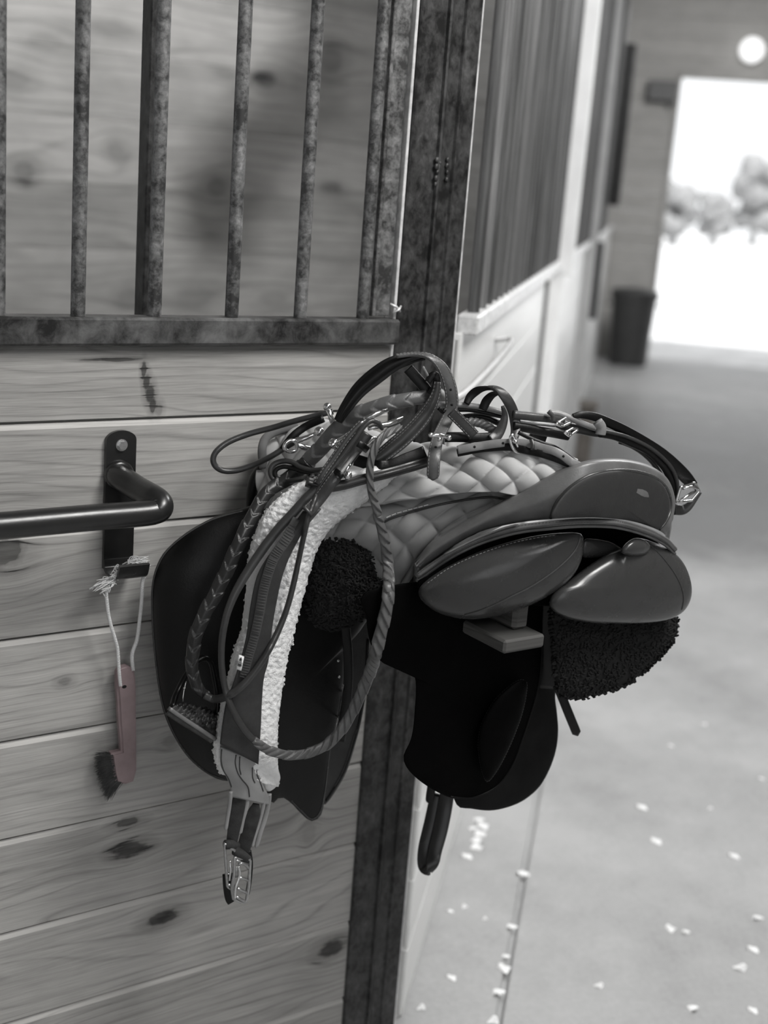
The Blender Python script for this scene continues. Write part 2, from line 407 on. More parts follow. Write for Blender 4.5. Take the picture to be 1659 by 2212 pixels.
def wood(key,h,z0,knots,lo,hi,boards=True,sc=1.,rough=.62,ax='xz',edge=0.):
    m,t,b,o=nt(key.replace('_',' ')); n=NB(t); tc=n.n('ShaderNodeTexCoord').outputs['Object']
    sp=n.n('ShaderNodeSeparateXYZ'); n.L(tc,sp.inputs[0]); i0,i1={'xz':(0,2),'yz':(1,2),'zx':(2,0)}[ax]; u,z=sp.outputs[i0],sp.outputs[i1]
    bid=n.m('FLOOR',n.m('DIVIDE',n.m('SUBTRACT',z,z0),h)) if boards else n.m('MULTIPLY',z,0.)
    wn=n.n('ShaderNodeTexWhiteNoise',noise_dimensions='1D'); n.L(n.m('ADD',bid,13.7),wn.inputs['W']); rb=wn.outputs['Value']
    zz=z; kmask=None; kring=None
    kno=n.mr(n.noise(tc,90.,3),.2,.8,-.35,.35) if knots else None
    for (ku,kz,rx,rz,dk,*wp) in knots:
        du=n.m('SUBTRACT',u,ku); dz=n.m('SUBTRACT',z,kz)
        q=n.m('ADD',n.m('POWER',n.m('ABSOLUTE',n.m('DIVIDE',du,rx)),2.),n.m('POWER',n.m('ABSOLUTE',n.m('DIVIDE',dz,rz)),2.))
        g=n.m('EXPONENT',n.m('MULTIPLY',q,-.16)); zz=n.m('SUBTRACT',zz,n.m('MULTIPLY',n.m('MULTIPLY',dz,g),wp[0] if wp else .8))
        nq=n.m('ADD',q,kno)
        k=n.mr(nq,.55,1.35,dk,0.); kmask=k if kmask is None else n.m('MAXIMUM',kmask,k)
        hl=n.mr(nq,1.1,5.,.22*dk,0.); kring=hl if kring is None else n.m('MAXIMUM',kring,hl)
    off=n.m('MULTIPLY',rb,17.)
    # long wavy grain lines
    low=n.noise(n.xyz(n.m('MULTIPLY',n.m('ADD',u,off),1.5*sc),off,n.m('MULTIPLY',zz,9.*sc)),1.,2,.5)
    ph=n.m('ADD',n.m('MULTIPLY',zz,52.*sc),n.m('MULTIPLY',low,9.)); wv=n.m('FRACT',ph)
    wl=n.mr(wv,0.,.85,0.,1.); line=n.m('MULTIPLY',n.m('POWER',wl,9.),n.mr(wv,.85,1.,1.,0.))
    st=n.noise(n.xyz(n.m('MULTIPLY',n.m('ADD',u,off),4.*sc),off,n.m('MULTIPLY',zz,150.*sc)),1.,4,.65)
    fib=n.noise(n.xyz(n.m('MULTIPLY',u,22.*sc),off,n.m('MULTIPLY',zz,700.*sc)),1.,2,.6)
    bl=n.noise(n.xyz(n.m('MULTIPLY',u,5.),off,n.m('MULTIPLY',z,9.)),1.,3,.55)
    lam=n.mr(bl,.3,.7,.15,1.)
    v=n.m('ADD',n.m('MULTIPLY',st,.52),n.m('MULTIPLY',fib,.34)); v=n.m('ADD',v,n.m('MULTIPLY',bl,.55)); v=n.m('SUBTRACT',v,n.m('MULTIPLY',n.m('MULTIPLY',line,lam),.28))
    v=n.m('ADD',v,n.m('MULTIPLY',n.m('SUBTRACT',rb,.5),.14))
    if kmask is not None: v=n.m('SUBTRACT',v,kring)
    f=n.mr(v,.34,1.06,0.,1.)
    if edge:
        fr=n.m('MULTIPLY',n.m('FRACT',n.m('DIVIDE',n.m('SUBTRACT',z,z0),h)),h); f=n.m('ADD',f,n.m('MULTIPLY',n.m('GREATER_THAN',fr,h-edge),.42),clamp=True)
    if kmask is not None: f=n.m('MULTIPLY',f,n.m('SUBTRACT',1.,n.m('MULTIPLY',kmask,.85)),clamp=True)
    L=lambda c:(c*1.02,c,c*.965)
    col=n.ramp(f,[(0.,tuple(x*.12 for x in L(lo))),(.12,L(lo)),(.55,L((lo+hi)*.5)),(1.,L(hi))]); n.L(col,b.inputs['Base Color'])
    b.inputs['Roughness'].default_value=rough; b.inputs['Specular IOR Level'].default_value=.35
    bp=n.n('ShaderNodeBump'); bp.inputs['Strength'].default_value=.5; bp.inputs['Distance'].default_value=.0012
    n.L(st,bp.inputs['Height']); n.L(bp.outputs[0],b.inputs['Normal'])
    M[key]=m; return m
def steel(key,dark,light,scale=60.,rough=.45,metal=.6,streak=False,amt=.5):
    """worn painted / galvanised steel with mottling"""
    m,t,b,o=nt(key.replace('_',' ')); n=NB(t); tc=n.n('ShaderNodeTexCoord').outputs['Object']
    mp=n.n('ShaderNodeMapping'); n.L(tc,mp.inputs[0]); mp.inputs['Scale'].default_value=(1,1,(.7 if streak is True else streak) if streak else 1)
    f1=n.noise(mp.outputs[0],scale,6,.7,.3); f2=n.noise(mp.outputs[0],scale*.22,3,.6)
    f=n.m('ADD',n.m('MULTIPLY',f1,.7),n.m('MULTIPLY',f2,.6)); f=n.mr(f,.55-.0,.55+.33*amt+.05,0.,1.)
    col=n.ramp(f,[(0.,dark),(.5,dark*.6+light*.4),(1.,light)]); n.L(col,b.inputs['Base Color'])
    n.L(n.mr(f,0.,1.,rough,min(1,rough+.2)),b.inputs['Roughness']); b.inputs['Metallic'].default_value=metal
    bp=n.n('ShaderNodeBump'); bp.inputs['Strength'].default_value=.35; bp.inputs['Distance'].default_value=.0008; n.L(f1,bp.inputs['Height']); n.L(bp.outputs[0],b.inputs['Normal'])
    M[key]=m; return m
# ================================================================= SETTING
pu=lambda x,y,n=0.: loc1(x,y,n)
BH=.1455; BZ=1.2237-BH*20
def kn(x,y,rx,rz,d=1.,wp=.8): q=pu(x,y); return (float(q[0]),float(q[2]),rx,rz,d,wp)
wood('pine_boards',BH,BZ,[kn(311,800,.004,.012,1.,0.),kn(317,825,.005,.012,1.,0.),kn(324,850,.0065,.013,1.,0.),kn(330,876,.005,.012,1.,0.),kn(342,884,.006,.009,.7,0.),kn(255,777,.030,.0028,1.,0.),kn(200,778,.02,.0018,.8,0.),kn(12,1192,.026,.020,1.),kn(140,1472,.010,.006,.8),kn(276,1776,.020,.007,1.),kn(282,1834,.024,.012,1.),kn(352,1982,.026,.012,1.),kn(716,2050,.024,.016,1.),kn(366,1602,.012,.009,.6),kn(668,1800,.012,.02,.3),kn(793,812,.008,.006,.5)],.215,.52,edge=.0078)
def kb(x,y,rx,rz,d=.8):
    return (float(s2b(x,y)[0]),float(s2b(x,y)[2]),rx,rz,d)
BACKN=-2.6
s2b=lambda x,y: loc1(x,y,BACKN)
wood('stall_boards',.21,.02,[kb(52,368,.035,.03),kb(468,405,.04,.03),kb(575,172,.04,.03),kb(715,130,.05,.05),kb(715,405,.05,.02),kb(250,325,.03,.03,.5),kb(100,90,.06,.03,.4),kb(235,60,.09,.02,.5),kb(485,160,.04,.02,.4),kb(590,645,.06,.03,.4),kb(280,640,.04,.03,.4),kb(420,640,.07,.04,.4),kb(30,170,.05,.03,.4)],.075,.20,sc=.35,rough=.8)
steel('galvanised_steel',.035,.40,scale=110,metal=.3,rough=.5,amt=1.1)
steel('rail_steel',.014,.42,scale=34,metal=.3,rough=.4,amt=1.9)
steel('post_steel',.012,.14,scale=90,metal=.3,rough=.38,amt=1.1,streak=True)
simple('black_paint',.012,.32,coat=.3,bump=(220,.25,.0006),var=(40,.25))
simple('zinc',.62,.3,metal=.9,var=(300,.15))
# stall front: tongue-and-groove boards, each with a chamfered top edge
mb=MB(); xe=.004; x0=-1.9
for i in range(0,9+0):
    zt=1.2237-BH*(i-1)+ (0 if i else 0); zb=zt-BH
    if i==0: zt=1.322; zb=1.2237
    g=.0034; c=.0068
    pr=[(0.035,zb+g),(.0,zb+g),(0.0,zt-c-.0012),(.0045,zt-.0008),(.035,zt-.0008)]
    mb.prism([(p[0],p[1]) for p in pr],0,x0,xe)
mb.box(x0,xe,.012,.03,0,1.315)
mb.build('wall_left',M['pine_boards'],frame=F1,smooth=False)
wl=bpy.data.objects['wall_left']; struct(wl)
# inside of the stall behind the bars
mb=MB()
c0=O1-N1*2.6; UB=float((-.10-np.dot(c0-O2,N2))/np.dot(D1,N2))
for i in range(0,19):
    z=.02+.21*i; mb.box(-3.6,UB,2.6,2.64,z+.0005,z+.2095,.0006)
mb.box(-3.6,UB,2.63,2.66,0,3.95)
struct(mb.build('wall_back',M['stall_boards'],frame=F1,smooth=False))
mb=MB()
for i in range(0,19):
    z=.02+.21*i; mb.box(1.4,12,2.4,2.44,z+.0005,z+.2095,.0006)
mb.box(1.4,12,2.43,2.46,0,3.95)
struct(mb.build('wall_stall',M['stall_boards'],frame=F2,smooth=False))
# ---- bar grille over the boards
g=thing('stall_grille','stall front grille of worn steel bars above the pine boards','grille',(-.5,0,1.34),F1)
mb=MB()
mb.box(-1.9,-.0005,-.019,.019,1.3255,1.3625,.0035)
rl=mb.build('rail',M['rail_steel'],g,smooth=True,auto=30)
for x in (-5,168,333,500,648,783):
    q=pu(x,685); u=q[0]
    mb=MB(); mb.tube([(u,0,1.355),(u,0,1.7),(u,0,2.1),(u,0,2.35)],.0094,18,cap=False)
    mb.build('bar',M['galvanised_steel'],g)
for u in (-.605,-.72,-.835,-.95): 
    pass
mb=MB(); mb.box(-1.9,-.0005,-.019,.019,2.34,2.377,.0035); mb.build('rail',M['rail_steel'],g)
# dark upright standing just inside the stall
q=loc1(322,685,-.16); mb=MB(); mb.box(q[0]-.013,q[0]+.013,.155,.185,0,3.0,.002)
tag(mb.build('stall_upright',M['post_steel'],frame=F1,base=(q[0],.17,0),auto=30),'dark steel upright inside the stall, behind the second bar from the left','upright')
# ---- corner post of folded steel channel
p=thing('corner_post','dark scuffed steel channel post where the stall front meets the aisle wall','post',(.06,0,0),F1)
mb=MB(); mb.prism([(.0015,.03),(.0015,-.004),(.004,-.0062),(.047,-.0062),(.049,-.011),(.0525,-.012),(.056,-.0085),(.075,-.0085),(.0775,-.012),(.0805,-.012),(.083,-.0075),(.108,-.0075),(.1105,-.005),(.1105,.04),(.06,.05)],2,0,3.0)
pb=mb.build('channel',M['post_steel'],p,auto=25)
mb=MB(); mb.box(-.040,-.006,.006,.012,1.365,3.0,.001); mb.box(-.042,-.036,-.002,.02,1.365,3.0,.001)
mb.build('jamb_flange',M['galvanised_steel'],p,auto=30)
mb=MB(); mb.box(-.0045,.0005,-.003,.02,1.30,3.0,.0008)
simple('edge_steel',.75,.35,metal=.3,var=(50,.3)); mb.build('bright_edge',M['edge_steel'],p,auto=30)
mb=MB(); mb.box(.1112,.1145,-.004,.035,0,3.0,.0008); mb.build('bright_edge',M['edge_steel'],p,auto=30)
mb=MB()
for (x,y,r) in ((944,345,.0035),(943,360,.004),(945,372,.003),(942,385,.004),(941,398,.003),(967,345,.003),(966,358,.0035),(966,372,.003),(965,388,.0035),(951,352,.0025)):
    q=loc1(x,y,.011); mb.ball(q,r,10,6,(1,.7,1.2))
mb.build('weld_bead',M['post_steel'],p)
mb=MB(); q=loc1(845,682,.0)
mb.tube([(-.018,-.012,1.385),(-.009,-.016,1.381),(.001,-.011,1.374)],[.0018,.0022,.0016],8); mb.tube([(-.012,-.012,1.372),(-.004,-.016,1.378),(.002,-.011,1.382)],[.0015,.002,.0016],8)
mb.build('wire_clip',M['edge_steel'],p)
# ---- aisle wall: lower boards, grille, posts
m,t,b,o=nt('pale worn boards'); n=NB(t); tc=n.n('ShaderNodeTexCoord').outputs['Object']; mp=n.n('ShaderNodeMapping'); n.L(tc,mp.inputs[0]); mp.inputs['Scale'].default_value=(.6,1,6)
f=n.noise(mp.outputs[0],1.4,5,.6); n.L(n.ramp(f,[(.25,(.66,.66,.65)),(.75,(.84,.84,.83))]),b.inputs['Base Color']); b.inputs['Roughness'].default_value=.3; M['pale_boards']=m
mb=MB()
SE=11.9
for i in range(0,9):
    mb.box(.02,SE,.006,.04,.147*i+.0015,.147*i+.1455,.002)
mb.box(.02,SE,.012,.05,0,1.31)
struct(mb.build('wall_far',M['pale_boards'],frame=F2,smooth=False))
steel('aisle_steel',.06,.40,scale=38,metal=.3,rough=.5,amt=1.3,streak=.05)
sp1=w2(1196,540)[0]; 
g2=thing('aisle_grille','long receding grille of close dark bars above the pale aisle boards','grille',(.5,0,1.34),F2)
mb=MB(); mb.box(.03,SE,-.019,.02,1.318,1.352,.004); mb.build('rail',M['edge_steel'],g2,auto=30)
nb=0; s=.10
while s<4.6:
    mb=MB(); mb.tube([(s,0,1.345),(s,0,2.1),(s,0,3.05)],.0105,12,cap=False); mb.build('bar',M['aisle_steel'],g2); s+=.105; nb+=1
while s<9.0:
    mb=MB(); mb.tube([(s,0,1.345),(s,0,3.05)],.0105,8,cap=False); mb.build('bar',M['aisle_steel'],g2); s+=.13; nb+=1

# unseen brace added above the view to cast a diagonal shadow on the inner boards
LS=O1-N1*1.3+D1*.2+np.array([0,0,3.3]); A_=at(905,-40,-2.6); B_=at(470,430,-2.6)
def mixp(P,n):  # point on the line lamp->P at offset n
    t=(1.3+n)/(-1.3+2.6) if False else (-1.3-n)/(-1.3+2.6); return LS+(P-LS)*t
a_=mixp(A_,-1.62); b_=mixp(B_,-1.62)
dd=unit(b_-a_); a_=a_-dd*.5; 
mb=MB(); ux=unit(np.cross(dd,N1)); hw=.017
V=[]
for P in (a_,b_+dd*.03):
    for su in(-1,1):
        for sn in(-1,1): V.append(P+ux*hw*su+N1*.02*sn)
mb.add(V,[(0,1,3,2),(4,6,7,5),(0,4,5,1),(2,3,7,6),(0,2,6,4),(1,5,7,3)])
tag(mb.build('shadow_brace',M['stall_boards'],smooth=False,base=tuple(a_)),'diagonal brace added out of view to shade the stall boards','brace')

mb=MB(); mb.box(2.50,2.53,-.058,0.02,1.30,3.3,.003); mb.box(2.50,2.53,-.03,.02,0,1.30,.003)
simple('white_paint',.92,.4,var=(8,.06)); tag(mb.build('aisle_post',M['white_paint'],frame=F2,base=(2.5,0,0),auto=30),'pale bright upright between two grille sections on the aisle wall','post')
mb=MB(); mb.box(5.4,5.46,-.05,.02,0,3.3,.003)
simple('grey_paint',.45,.5,var=(8,.1)); tag(mb.build('aisle_post',M['grey_paint'],frame=F2,base=(5.4,0,0),auto=30),'grey upright further along the aisle wall behind the pale bright one','post')
mb=MB(); mb.box(2.10,2.13,-.006,.02,0,1.30,.002); simple('dark_gap',.14,.6)
tag(mb.build('gate_edge_strip',M['dark_gap'],frame=F2,base=(2.1,0,0)),'thin grey vertical strip on the pale boards below the aisle rail','strip')
def bar2(a,b,r):
    A=w2(*a,.05);B=w2(*b,.05); return A,B
mb=MB(); A=w2(1000,852,.03);B=w2(1105,738,.03); A2_=A.copy();A2_[1]=0.01;B2_=B.copy();B2_[1]=0.01
mb.tube(cat([A2_,A,B,B2_],6),.006,10); tag(mb.build('gate_pull',M['grey_paint'],frame=F2,base=tuple(A2_)),'slim grey slanting pull bar on the pale aisle boards right of the post','handle')
simple('dark_cloth',.03,.8,var=(20,.3))
# dark items on the aisle wall near the far end
mb=MB(); mb.box(8.4,8.55,-.10,.005,1.55,2.75,.01)
tag(mb.build('wall_cabinet',M['dark_cloth'],frame=F2,base=(8.4,0,1.55),auto=30),'tall dark narrow box fixed high on the aisle wall near the far end','box')
mb=MB(); mb.box(6.0,6.12,-.075,.005,.86,1.33,.01); mb.tube([(6.06,-.03,1.33),(6.06,-.035,1.40),(6.06,-.0,1.42)],.006,8)
tag(mb.build('hanging_halter_bag',M['dark_cloth'],frame=F2,base=(6,0,.86),auto=30),'small dark bag hanging below the rail far down the aisle wall','bag')
# far end wall with the barn doorway
wood('end_boards',.19,0,[],.34,.56,sc=.4,rough=.7,ax='yz')
mb=MB()
for i in range(21):
    z=.19*i; z1=z+.188
    a=-.5
    if z1<2.885: mb.box(SE,SE+.04,-.497,.4,z,z1,.003)
    else: mb.box(SE,SE+.04,-4.6,.4,z if z>2.8 else z,z1,.003)
for i in range(15): mb.box(SE,SE+.04,-4.6,-3.6,.19*i,.19*i+.188,.003)
struct(mb.build('wall_end',M['end_boards'],frame=F2,smooth=False))
mb=MB(); mb.box(SE-.05,SE,-.02,.16,0,3.4,.004); struct(mb.build('trim_1',M['end_boards'],frame=F2,smooth=False))
mb=MB(); mb.box(SE-.05,SE+.05,-.53,-.495,0,2.88,.004); mb.box(SE-.05,SE+.05,-3.64,-.495,2.845,2.88,.004); struct(mb.build('door_1',M['end_boards'],frame=F2,smooth=False))
mb=MB(); mb.box(SE-.14,SE-.005,-.50,-.20,2.60,2.80,.015); mb.box(SE-.10,SE-.06,-.46,-.42,2.55,2.60,.005)
tag(mb.build('door_motor_box',M['dark_gap'],frame=F2,base=(SE,-.35,2.6),auto=30),'small dark box on the end wall beside the top of the bright doorway','box')
lp=thing('wall_lamp','round pale lamp on the end wall above the bright doorway','lamp',(SE-.1,-1.16,3.15),F2)
mb=MB(); mb.ball((SE-.16,-1.16,3.13),.12,20,12,(.8,1,1)); 
m,t,b,o=nt('lamp globe'); b.inputs['Base Color'].default_value=(.9,.9,.9,1); b.inputs['Emission Color'].default_value=(1,1,1,1); b.inputs['Emission Strength'].default_value=1.0; M['globe']=m
mb.build('globe',m,lp); mb=MB(); mb.box(SE-.06,SE+.0,-1.24,-1.08,3.05,3.22,.01); mb.build('wall_plate',M['grey_paint'],lp,auto=30)
# bin
bn=thing('rubbish_bin','dark grey plastic bin standing left of the bright doorway','bin',(11.25,-.32,0),F2)
simple('dark_plastic',.04,.5,var=(12,.15),bump=(60,.2,.002))
mb=MB(); prf=[(.17,0),(.185,.01),(.20,.3),(.222,.66),(.236,.665),(.236,.70),(.218,.70),(.205,.65),(.18,.05)]
mb.lathe(prf,(11.25,-.32,0),36); mb.build('body',M['dark_plastic'],bn,auto=40)
mb=MB(); mb.lathe([(.24,.70),(.24,.735),(.21,.755),(.1,.765),(.01,.767)],(11.25,-.32,0),36); mb.build('lid',M['dark_plastic'],bn,auto=40)
mb=MB()
for s_ in(-1,1): mb.tube(cat([(11.25-.05,-.32+s_*.235,.6),(11.25-.05,-.32+s_*.262,.6),(11.25+.05,-.32+s_*.262,.6),(11.25+.05,-.32+s_*.235,.6)],4),.008,8)
mb.build('handle',M['dark_plastic'],bn)
q0=fl2(1256,1000)
mb=MB(); mb.box(q0[0],q0[0]+.16,q0[1]-.045,q0[1]+.045,0,.34,.008); mb.box(q0[0]-.02,q0[0]+.18,q0[1]-.06,q0[1]+.06,.34,.37,.006)
simple('brown_wood',(.16,.145,.13),.7,var=(9,.3)); tag(mb.build('mounting_block',M['brown_wood'],frame=F2,base=tuple(q0),auto=30),'blurred small brown wooden block on the floor at the foot of the aisle wall','block')
# floor
m,t,b,o=nt('worn concrete'); n=NB(t); tc=n.n('ShaderNodeTexCoord').outputs['Object']; sp=n.n('ShaderNodeSeparateXYZ'); n.L(tc,sp.inputs[0])
f=n.m('ADD',n.m('MULTIPLY',n.noise(tc,1.6,4,.6),.7),n.m('MULTIPLY',n.noise(tc,9.,5,.65),.3)); fine=n.noise(tc,70.,5,.7)
s_=n.m('ADD',sp.outputs[0],n.m('MULTIPLY',n.m('SUBTRACT',n.noise(tc,1.1,3,.5),.5),.9))
dark_band=n.m('MULTIPLY',n.mr(s_,3.7,4.1,0.,1.),n.mr(s_,9.6,8.2,0.,1.)); dark_band=n.m('MULTIPLY',dark_band,n.mr(n.noise(tc,.9,2,.5),.2,.8,.6,1.))  # darker band of concrete across the aisle
v=n.m('SUBTRACT',n.m('ADD',n.m('MULTIPLY',f,.8),n.m('MULTIPLY',fine,.25)),n.m('MULTIPLY',dark_band,.30))
n.L(n.ramp(v,[(.0,.12),(.30,.18),(.46,.32),(.62,.42),(1.,.5)]),b.inputs['Base Color']); n.L(n.mr(v,.2,.7,.38,.62),b.inputs['Roughness']); b.inputs['Specular IOR Level'].default_value=.3
bp=n.n('ShaderNodeBump'); bp.inputs['Strength'].default_value=.4; bp.inputs['Distance'].default_value=.004; n.L(fine,bp.inputs['Height']); n.L(bp.outputs[0],b.inputs['Normal']); M['concrete']=m
mb=MB(); yj=-.178; xs=[-6,3.6,SE+.2]
for i in range(2):
    for (ya,yb) in ((-5,yj-.006),(yj+.006,4.2)): mb.box(xs[i]+.004,xs[i+1]-.004,ya,yb,-.1,0,.004)
mb.box(-6,SE+.2,-5,4.2,-.12,-.012)
struct(mb.build('floor',M['concrete'],frame=F2,smooth=False))
# outside
simple('pale_gravel',.62,.9,var=(3,.2),bump=(30,.5,.02))
mb=MB(); G=[]
for i in range(14):
    r=[]
    for j in range(14):
        s_=SE+.2+(i/13.)**2*90; w_=-45+j*7.; r.append((s_,w_,-.03+.5*max(0,MN.noise(Vector((s_*.08,w_*.08,3.))))*(i>3)))
    G.append(r)
mb.grid(G); tag(mb.build('ground_outside',M['pale_gravel'],frame=F2),kind='structure')
simple('hazy_foliage',.26,.9,var=(1.5,.25))
for k,(s_,y_,h_,r_2,lb) in enumerate([(60,-1.9,2.9,1.0,'pale blurred tree at the left edge of the bright doorway'),(66,-4.0,2.6,.9,'low pale blurred tree in the middle of the doorway view'),(72,-6.4,4.8,1.4,'taller pale blurred tree at the right side of the doorway view')]):
    tr=thing('tree',lb,'tree',(s_,y_,0),F2,None)
    mb=MB()
    for q in range(34):
        a=random.random()*6.28; rr=r_2*math.sqrt(random.random())*.8; zz=h_*.25+random.random()*h_*.62; sc_=r_2*(.28+.22*random.random())
        V0=mb.n; mb.ball((s_+rr*math.cos(a),y_+rr*math.sin(a),zz),sc_,10,7)
        for vi in mb.V[-1]: vi+=sc_*.3*MN.noise(Vector(vi*1.7))
    mb.build('foliage',M['hazy_foliage'],tr); mb=MB(); mb.tube([(s_,y_,-.05),(s_+.05,y_,h_*.4)],[.25,.15],10); mb.build('trunk',M['grey_paint'],tr)
# ceiling over the aisle and stalls
wood('ceiling_boards',.2,0,[],.16,.30,sc=.4,rough=.8)
mb=MB(); mb.box(-6,SE+.3,-5,8.,3.95,4.05); struct(mb.build('ceiling',M['ceiling_boards'],frame=F2,smooth=False))
mb=MB(); mb.box(-6,SE+.1,-4.7,-4.62,0,3.95); struct(mb.build('wall_right',M['end_boards'],frame=F2,smooth=False))
mb=MB(); mb.box(-6.1,-6,-4.7,-3.6,0,3.95); mb.box(-6.1,-6,-.6,8,0,3.95); mb.box(-6.1,-6,-3.6,-.6,2.9,3.95); struct(mb.build('wall_front',M['end_boards'],frame=F2,smooth=False))
# small white flecks scattered on the concrete
simple('fleck',.92,.5)
chips=[(1131,667,1),(1191,809,1),(1515,871,.9),(1617,1130,.8),(1250,1173,.85),(1316,1187,.6),(1595,1260,.85),(1541,1334,.9),(952,1408,.6),(1350,1507,.8),(1594,1514,.7),(1391,319,.6),(1253,408,.5),(1630,547,.6),(1418,670,.5),(635,945,1),(590,1167,.8),(566,1290,.6),(556,1340,1),(537,1441,.9),(510,1556,.8),(338,1378,.7),(392,1079,.5),(332,1100,.5),(477,1130,.4),(211,1501,.6),(402,872,.9),(468,745,1.1),(433,757,.8),(455,722,1.),(460,775,1.1),(452,805,1.1),(448,832,1.1)]
src=None; labs={5:'',}
mb=MB(); 
for a in range(3):
    G=[[(.011*(i-2)/2.*(1-.2*a)+.002*a,(j-1)*.004+.006*(a-1),0.001+.0035*(1-((i-2)/2.)**2)*(.5+.5*a)) for j in range(3)] for i in range(5)]
    mb.grid(G)
s0=None
for (X,Y,k) in chips:
    q=fl2(800+X/1.931,1400+Y/1.931)
    if s0 is None: s0=mb.build('white_fleck',M['fleck'],frame=F2); o=s0
    else: o=s0.copy(); C.objects.link(o)
    c,a=math.cos(F2[1]),math.sin(F2[1]); o.location=(F2[0][0]+c*q[0]-a*q[1],F2[0][1]+a*q[0]+c*q[1],0.0); o.rotation_euler=(0,0,random.random()*6); o.scale=(k*1.25,)*3
    tag(o,'curled white shaving lying on the concrete aisle floor','wood shaving','white flecks scattered on the concrete')
# ================================================================= HANDLE, HOOK PICK
hd=thing('grab_bar','black painted grab bar on a long strap plate bolted to the pine boards','grab bar',tuple(pu(255,1080)),F1)
def L1(x,y,n): return loc1(x,y,n)
a=L1(222,1090,.0); bq=L1(286,1090,.0); hx0,hx1=a[0],bq[0]; zt=L1(254,928,0)[2]; zb=L1(254,1222,0)[2]
hc=(hx0+hx1)/2; hw=(hx1-hx0)/2
mb=MB(); poly=[(hc+hw*math.cos(t),zt-hw*.62+hw*.62*math.sin(t)) for t in np.linspace(0,math.pi,13)]+[(hx0,zb),(hx1,zb)]
mb.prism(poly,1,-.0075,-.0022); mb.build('strap_plate',M['black_paint'],hd,auto=35)
# hook: the foot of the strap curls out toward the aisle
mb=MB(); G=[]; 
pc=[(0,-.0045,zb+.012),(0,-.008,zb),(0,-.020,zb-.005),(0,-.040,zb-.006),(0,-.056,zb+.001),(0,-.063,zb+.018)]
pc=cat([np.array(p) for p in pc],6)
G=np.array([[(x,p[1],p[2]) for x in np.linspace(hx0,hx1,5)] for p in pc]); 
T_=unit(np.gradient(G,axis=0)); Nn=np.stack([np.zeros_like(T_[...,0]),-T_[...,2],T_[...,1]],-1)
mb.slab(G,Nn,.0045); mb.build('hook_end',M['black_paint'],hd,auto=50)
mb=MB(); q=L1(258,959,0)
mb.prism([(q[0]+.0062*math.cos(t),q[2]+.0062*math.sin(t)) for t in np.linspace(0,2*math.pi,7)[:-1]],1,-.0125,-.0075)
mb.prism([(q[0]+.0082*math.cos(t),q[2]+.0082*math.sin(t)) for t in np.linspace(0,2*math.pi,21)[:-1]],1,-.0085,-.0074)
mb.build('hex_bolt',M['zinc'],hd,auto=20)
mb=MB()
R=.0160
pts=[loc1(252,1022,.004),loc1(262,1032,.02),loc1(298,1056,.05),loc1(330,1074,.082),loc1(345,1086,.094),loc1(346,1098,.10),loc1(334,1105,.10),loc1(300,1110,.10),loc1(200,1118,.10),loc1(100,1127,.10),loc1(0,1136,.10),loc1(-150,1148,.10)]
pts=cat(pts,6); mb.tube(pts,[R*1.06 if i>36 else R*1.05 for i in range(len(pts))],20); mb.build('bent_tube',M['black_paint'],hd)
mb=MB(); mb.lathe([(.0195,0),(.021,.003),(.020,.008),(.0165,.012)],(0,0,0),20); V=mb.V[0].copy(); q=loc1(252,1022,.0)
mb.V[0]=np.stack([V[:,0]+q[0],-V[:,2]-.004,V[:,1]+q[2]],1); mb.build('weld_collar',M['black_paint'],hd)
# hoof pick brush on a frayed cord
hk=thing('hoof_pick_brush','dull pink hoof pick with dark bristles hanging from the hook on a white cord','brush',tuple(loc1(265,1560,.02)),F1)
simple('pink_plastic',(.27,.205,.212),.5,bump=(90,.15,.0008),var=(40,.12))
def Q(X,Y,n): return loc1(Z6[0]+X/2.458,Z6[1]+Y/2.458,n)
Lf=[(612,1400),(612,1480),(618,1560),(622,1650),(630,1740),(634,1815),(580,1828),(586,1880),(594,1930),(606,1985)]
Rt=[(706,1400),(714,1480),(714,1560),(714,1650),(716,1740),(716,1815),(716,1850),(716,1880),(716,1920),(700,1978)]
ol=[(640,1370),(665,1364),(690,1374)]+Rt+[(660,1992)]+Lf[::-1]+[(622,1382)]
nn=.018
poly=[(Q(x,y,nn)[0],Q(x,y,nn)[2]) for x,y in ol]
import bmesh
bm=bmesh.new(); vs=[bm.verts.new((x,-nn+.006,z)) for x,z in poly]; fc=bm.faces.new(vs); rr=bmesh.ops.extrude_face_region(bm,geom=[fc]); 
bmesh.ops.translate(bm,vec=(0,-.014,0),verts=[v for v in rr['geom'] if isinstance(v,bmesh.types.BMVert)])
bmesh.ops.bevel(bm,geom=[e for e in bm.edges if abs(e.verts[0].co.y-e.verts[1].co.y)<1e-6],offset=.0032,segments=3,affect='EDGES',clamp_overlap=True)
bmesh.ops.recalc_face_normals(bm,faces=bm.faces); V=[tuple(v.co) for v in bm.verts]; bm.verts.index_update(); F=[tuple(v.index for v in f.verts) for f in bm.faces]; bm.free()
mb=MB(); mb.add(V,F); body=mb.build('pick_body',M['pink_plastic'],hk,auto=40)
q=Q(648,1473,nn); mb=MB(); 
mb.add([(q[0]+.0035*math.cos(t),-nn-.0081-h,q[2]+.0025*math.sin(t)) for h in (0,-.002) for t in np.linspace(0,2*math.pi,13)[:-1]],[tuple(range(12)),tuple(range(12,24))]); simple('hole',.004,.9); mb.build('cord_hole',M['hole'],hk)
simple('bristle',.06,.6,var=(60,.4)); mb=MB()
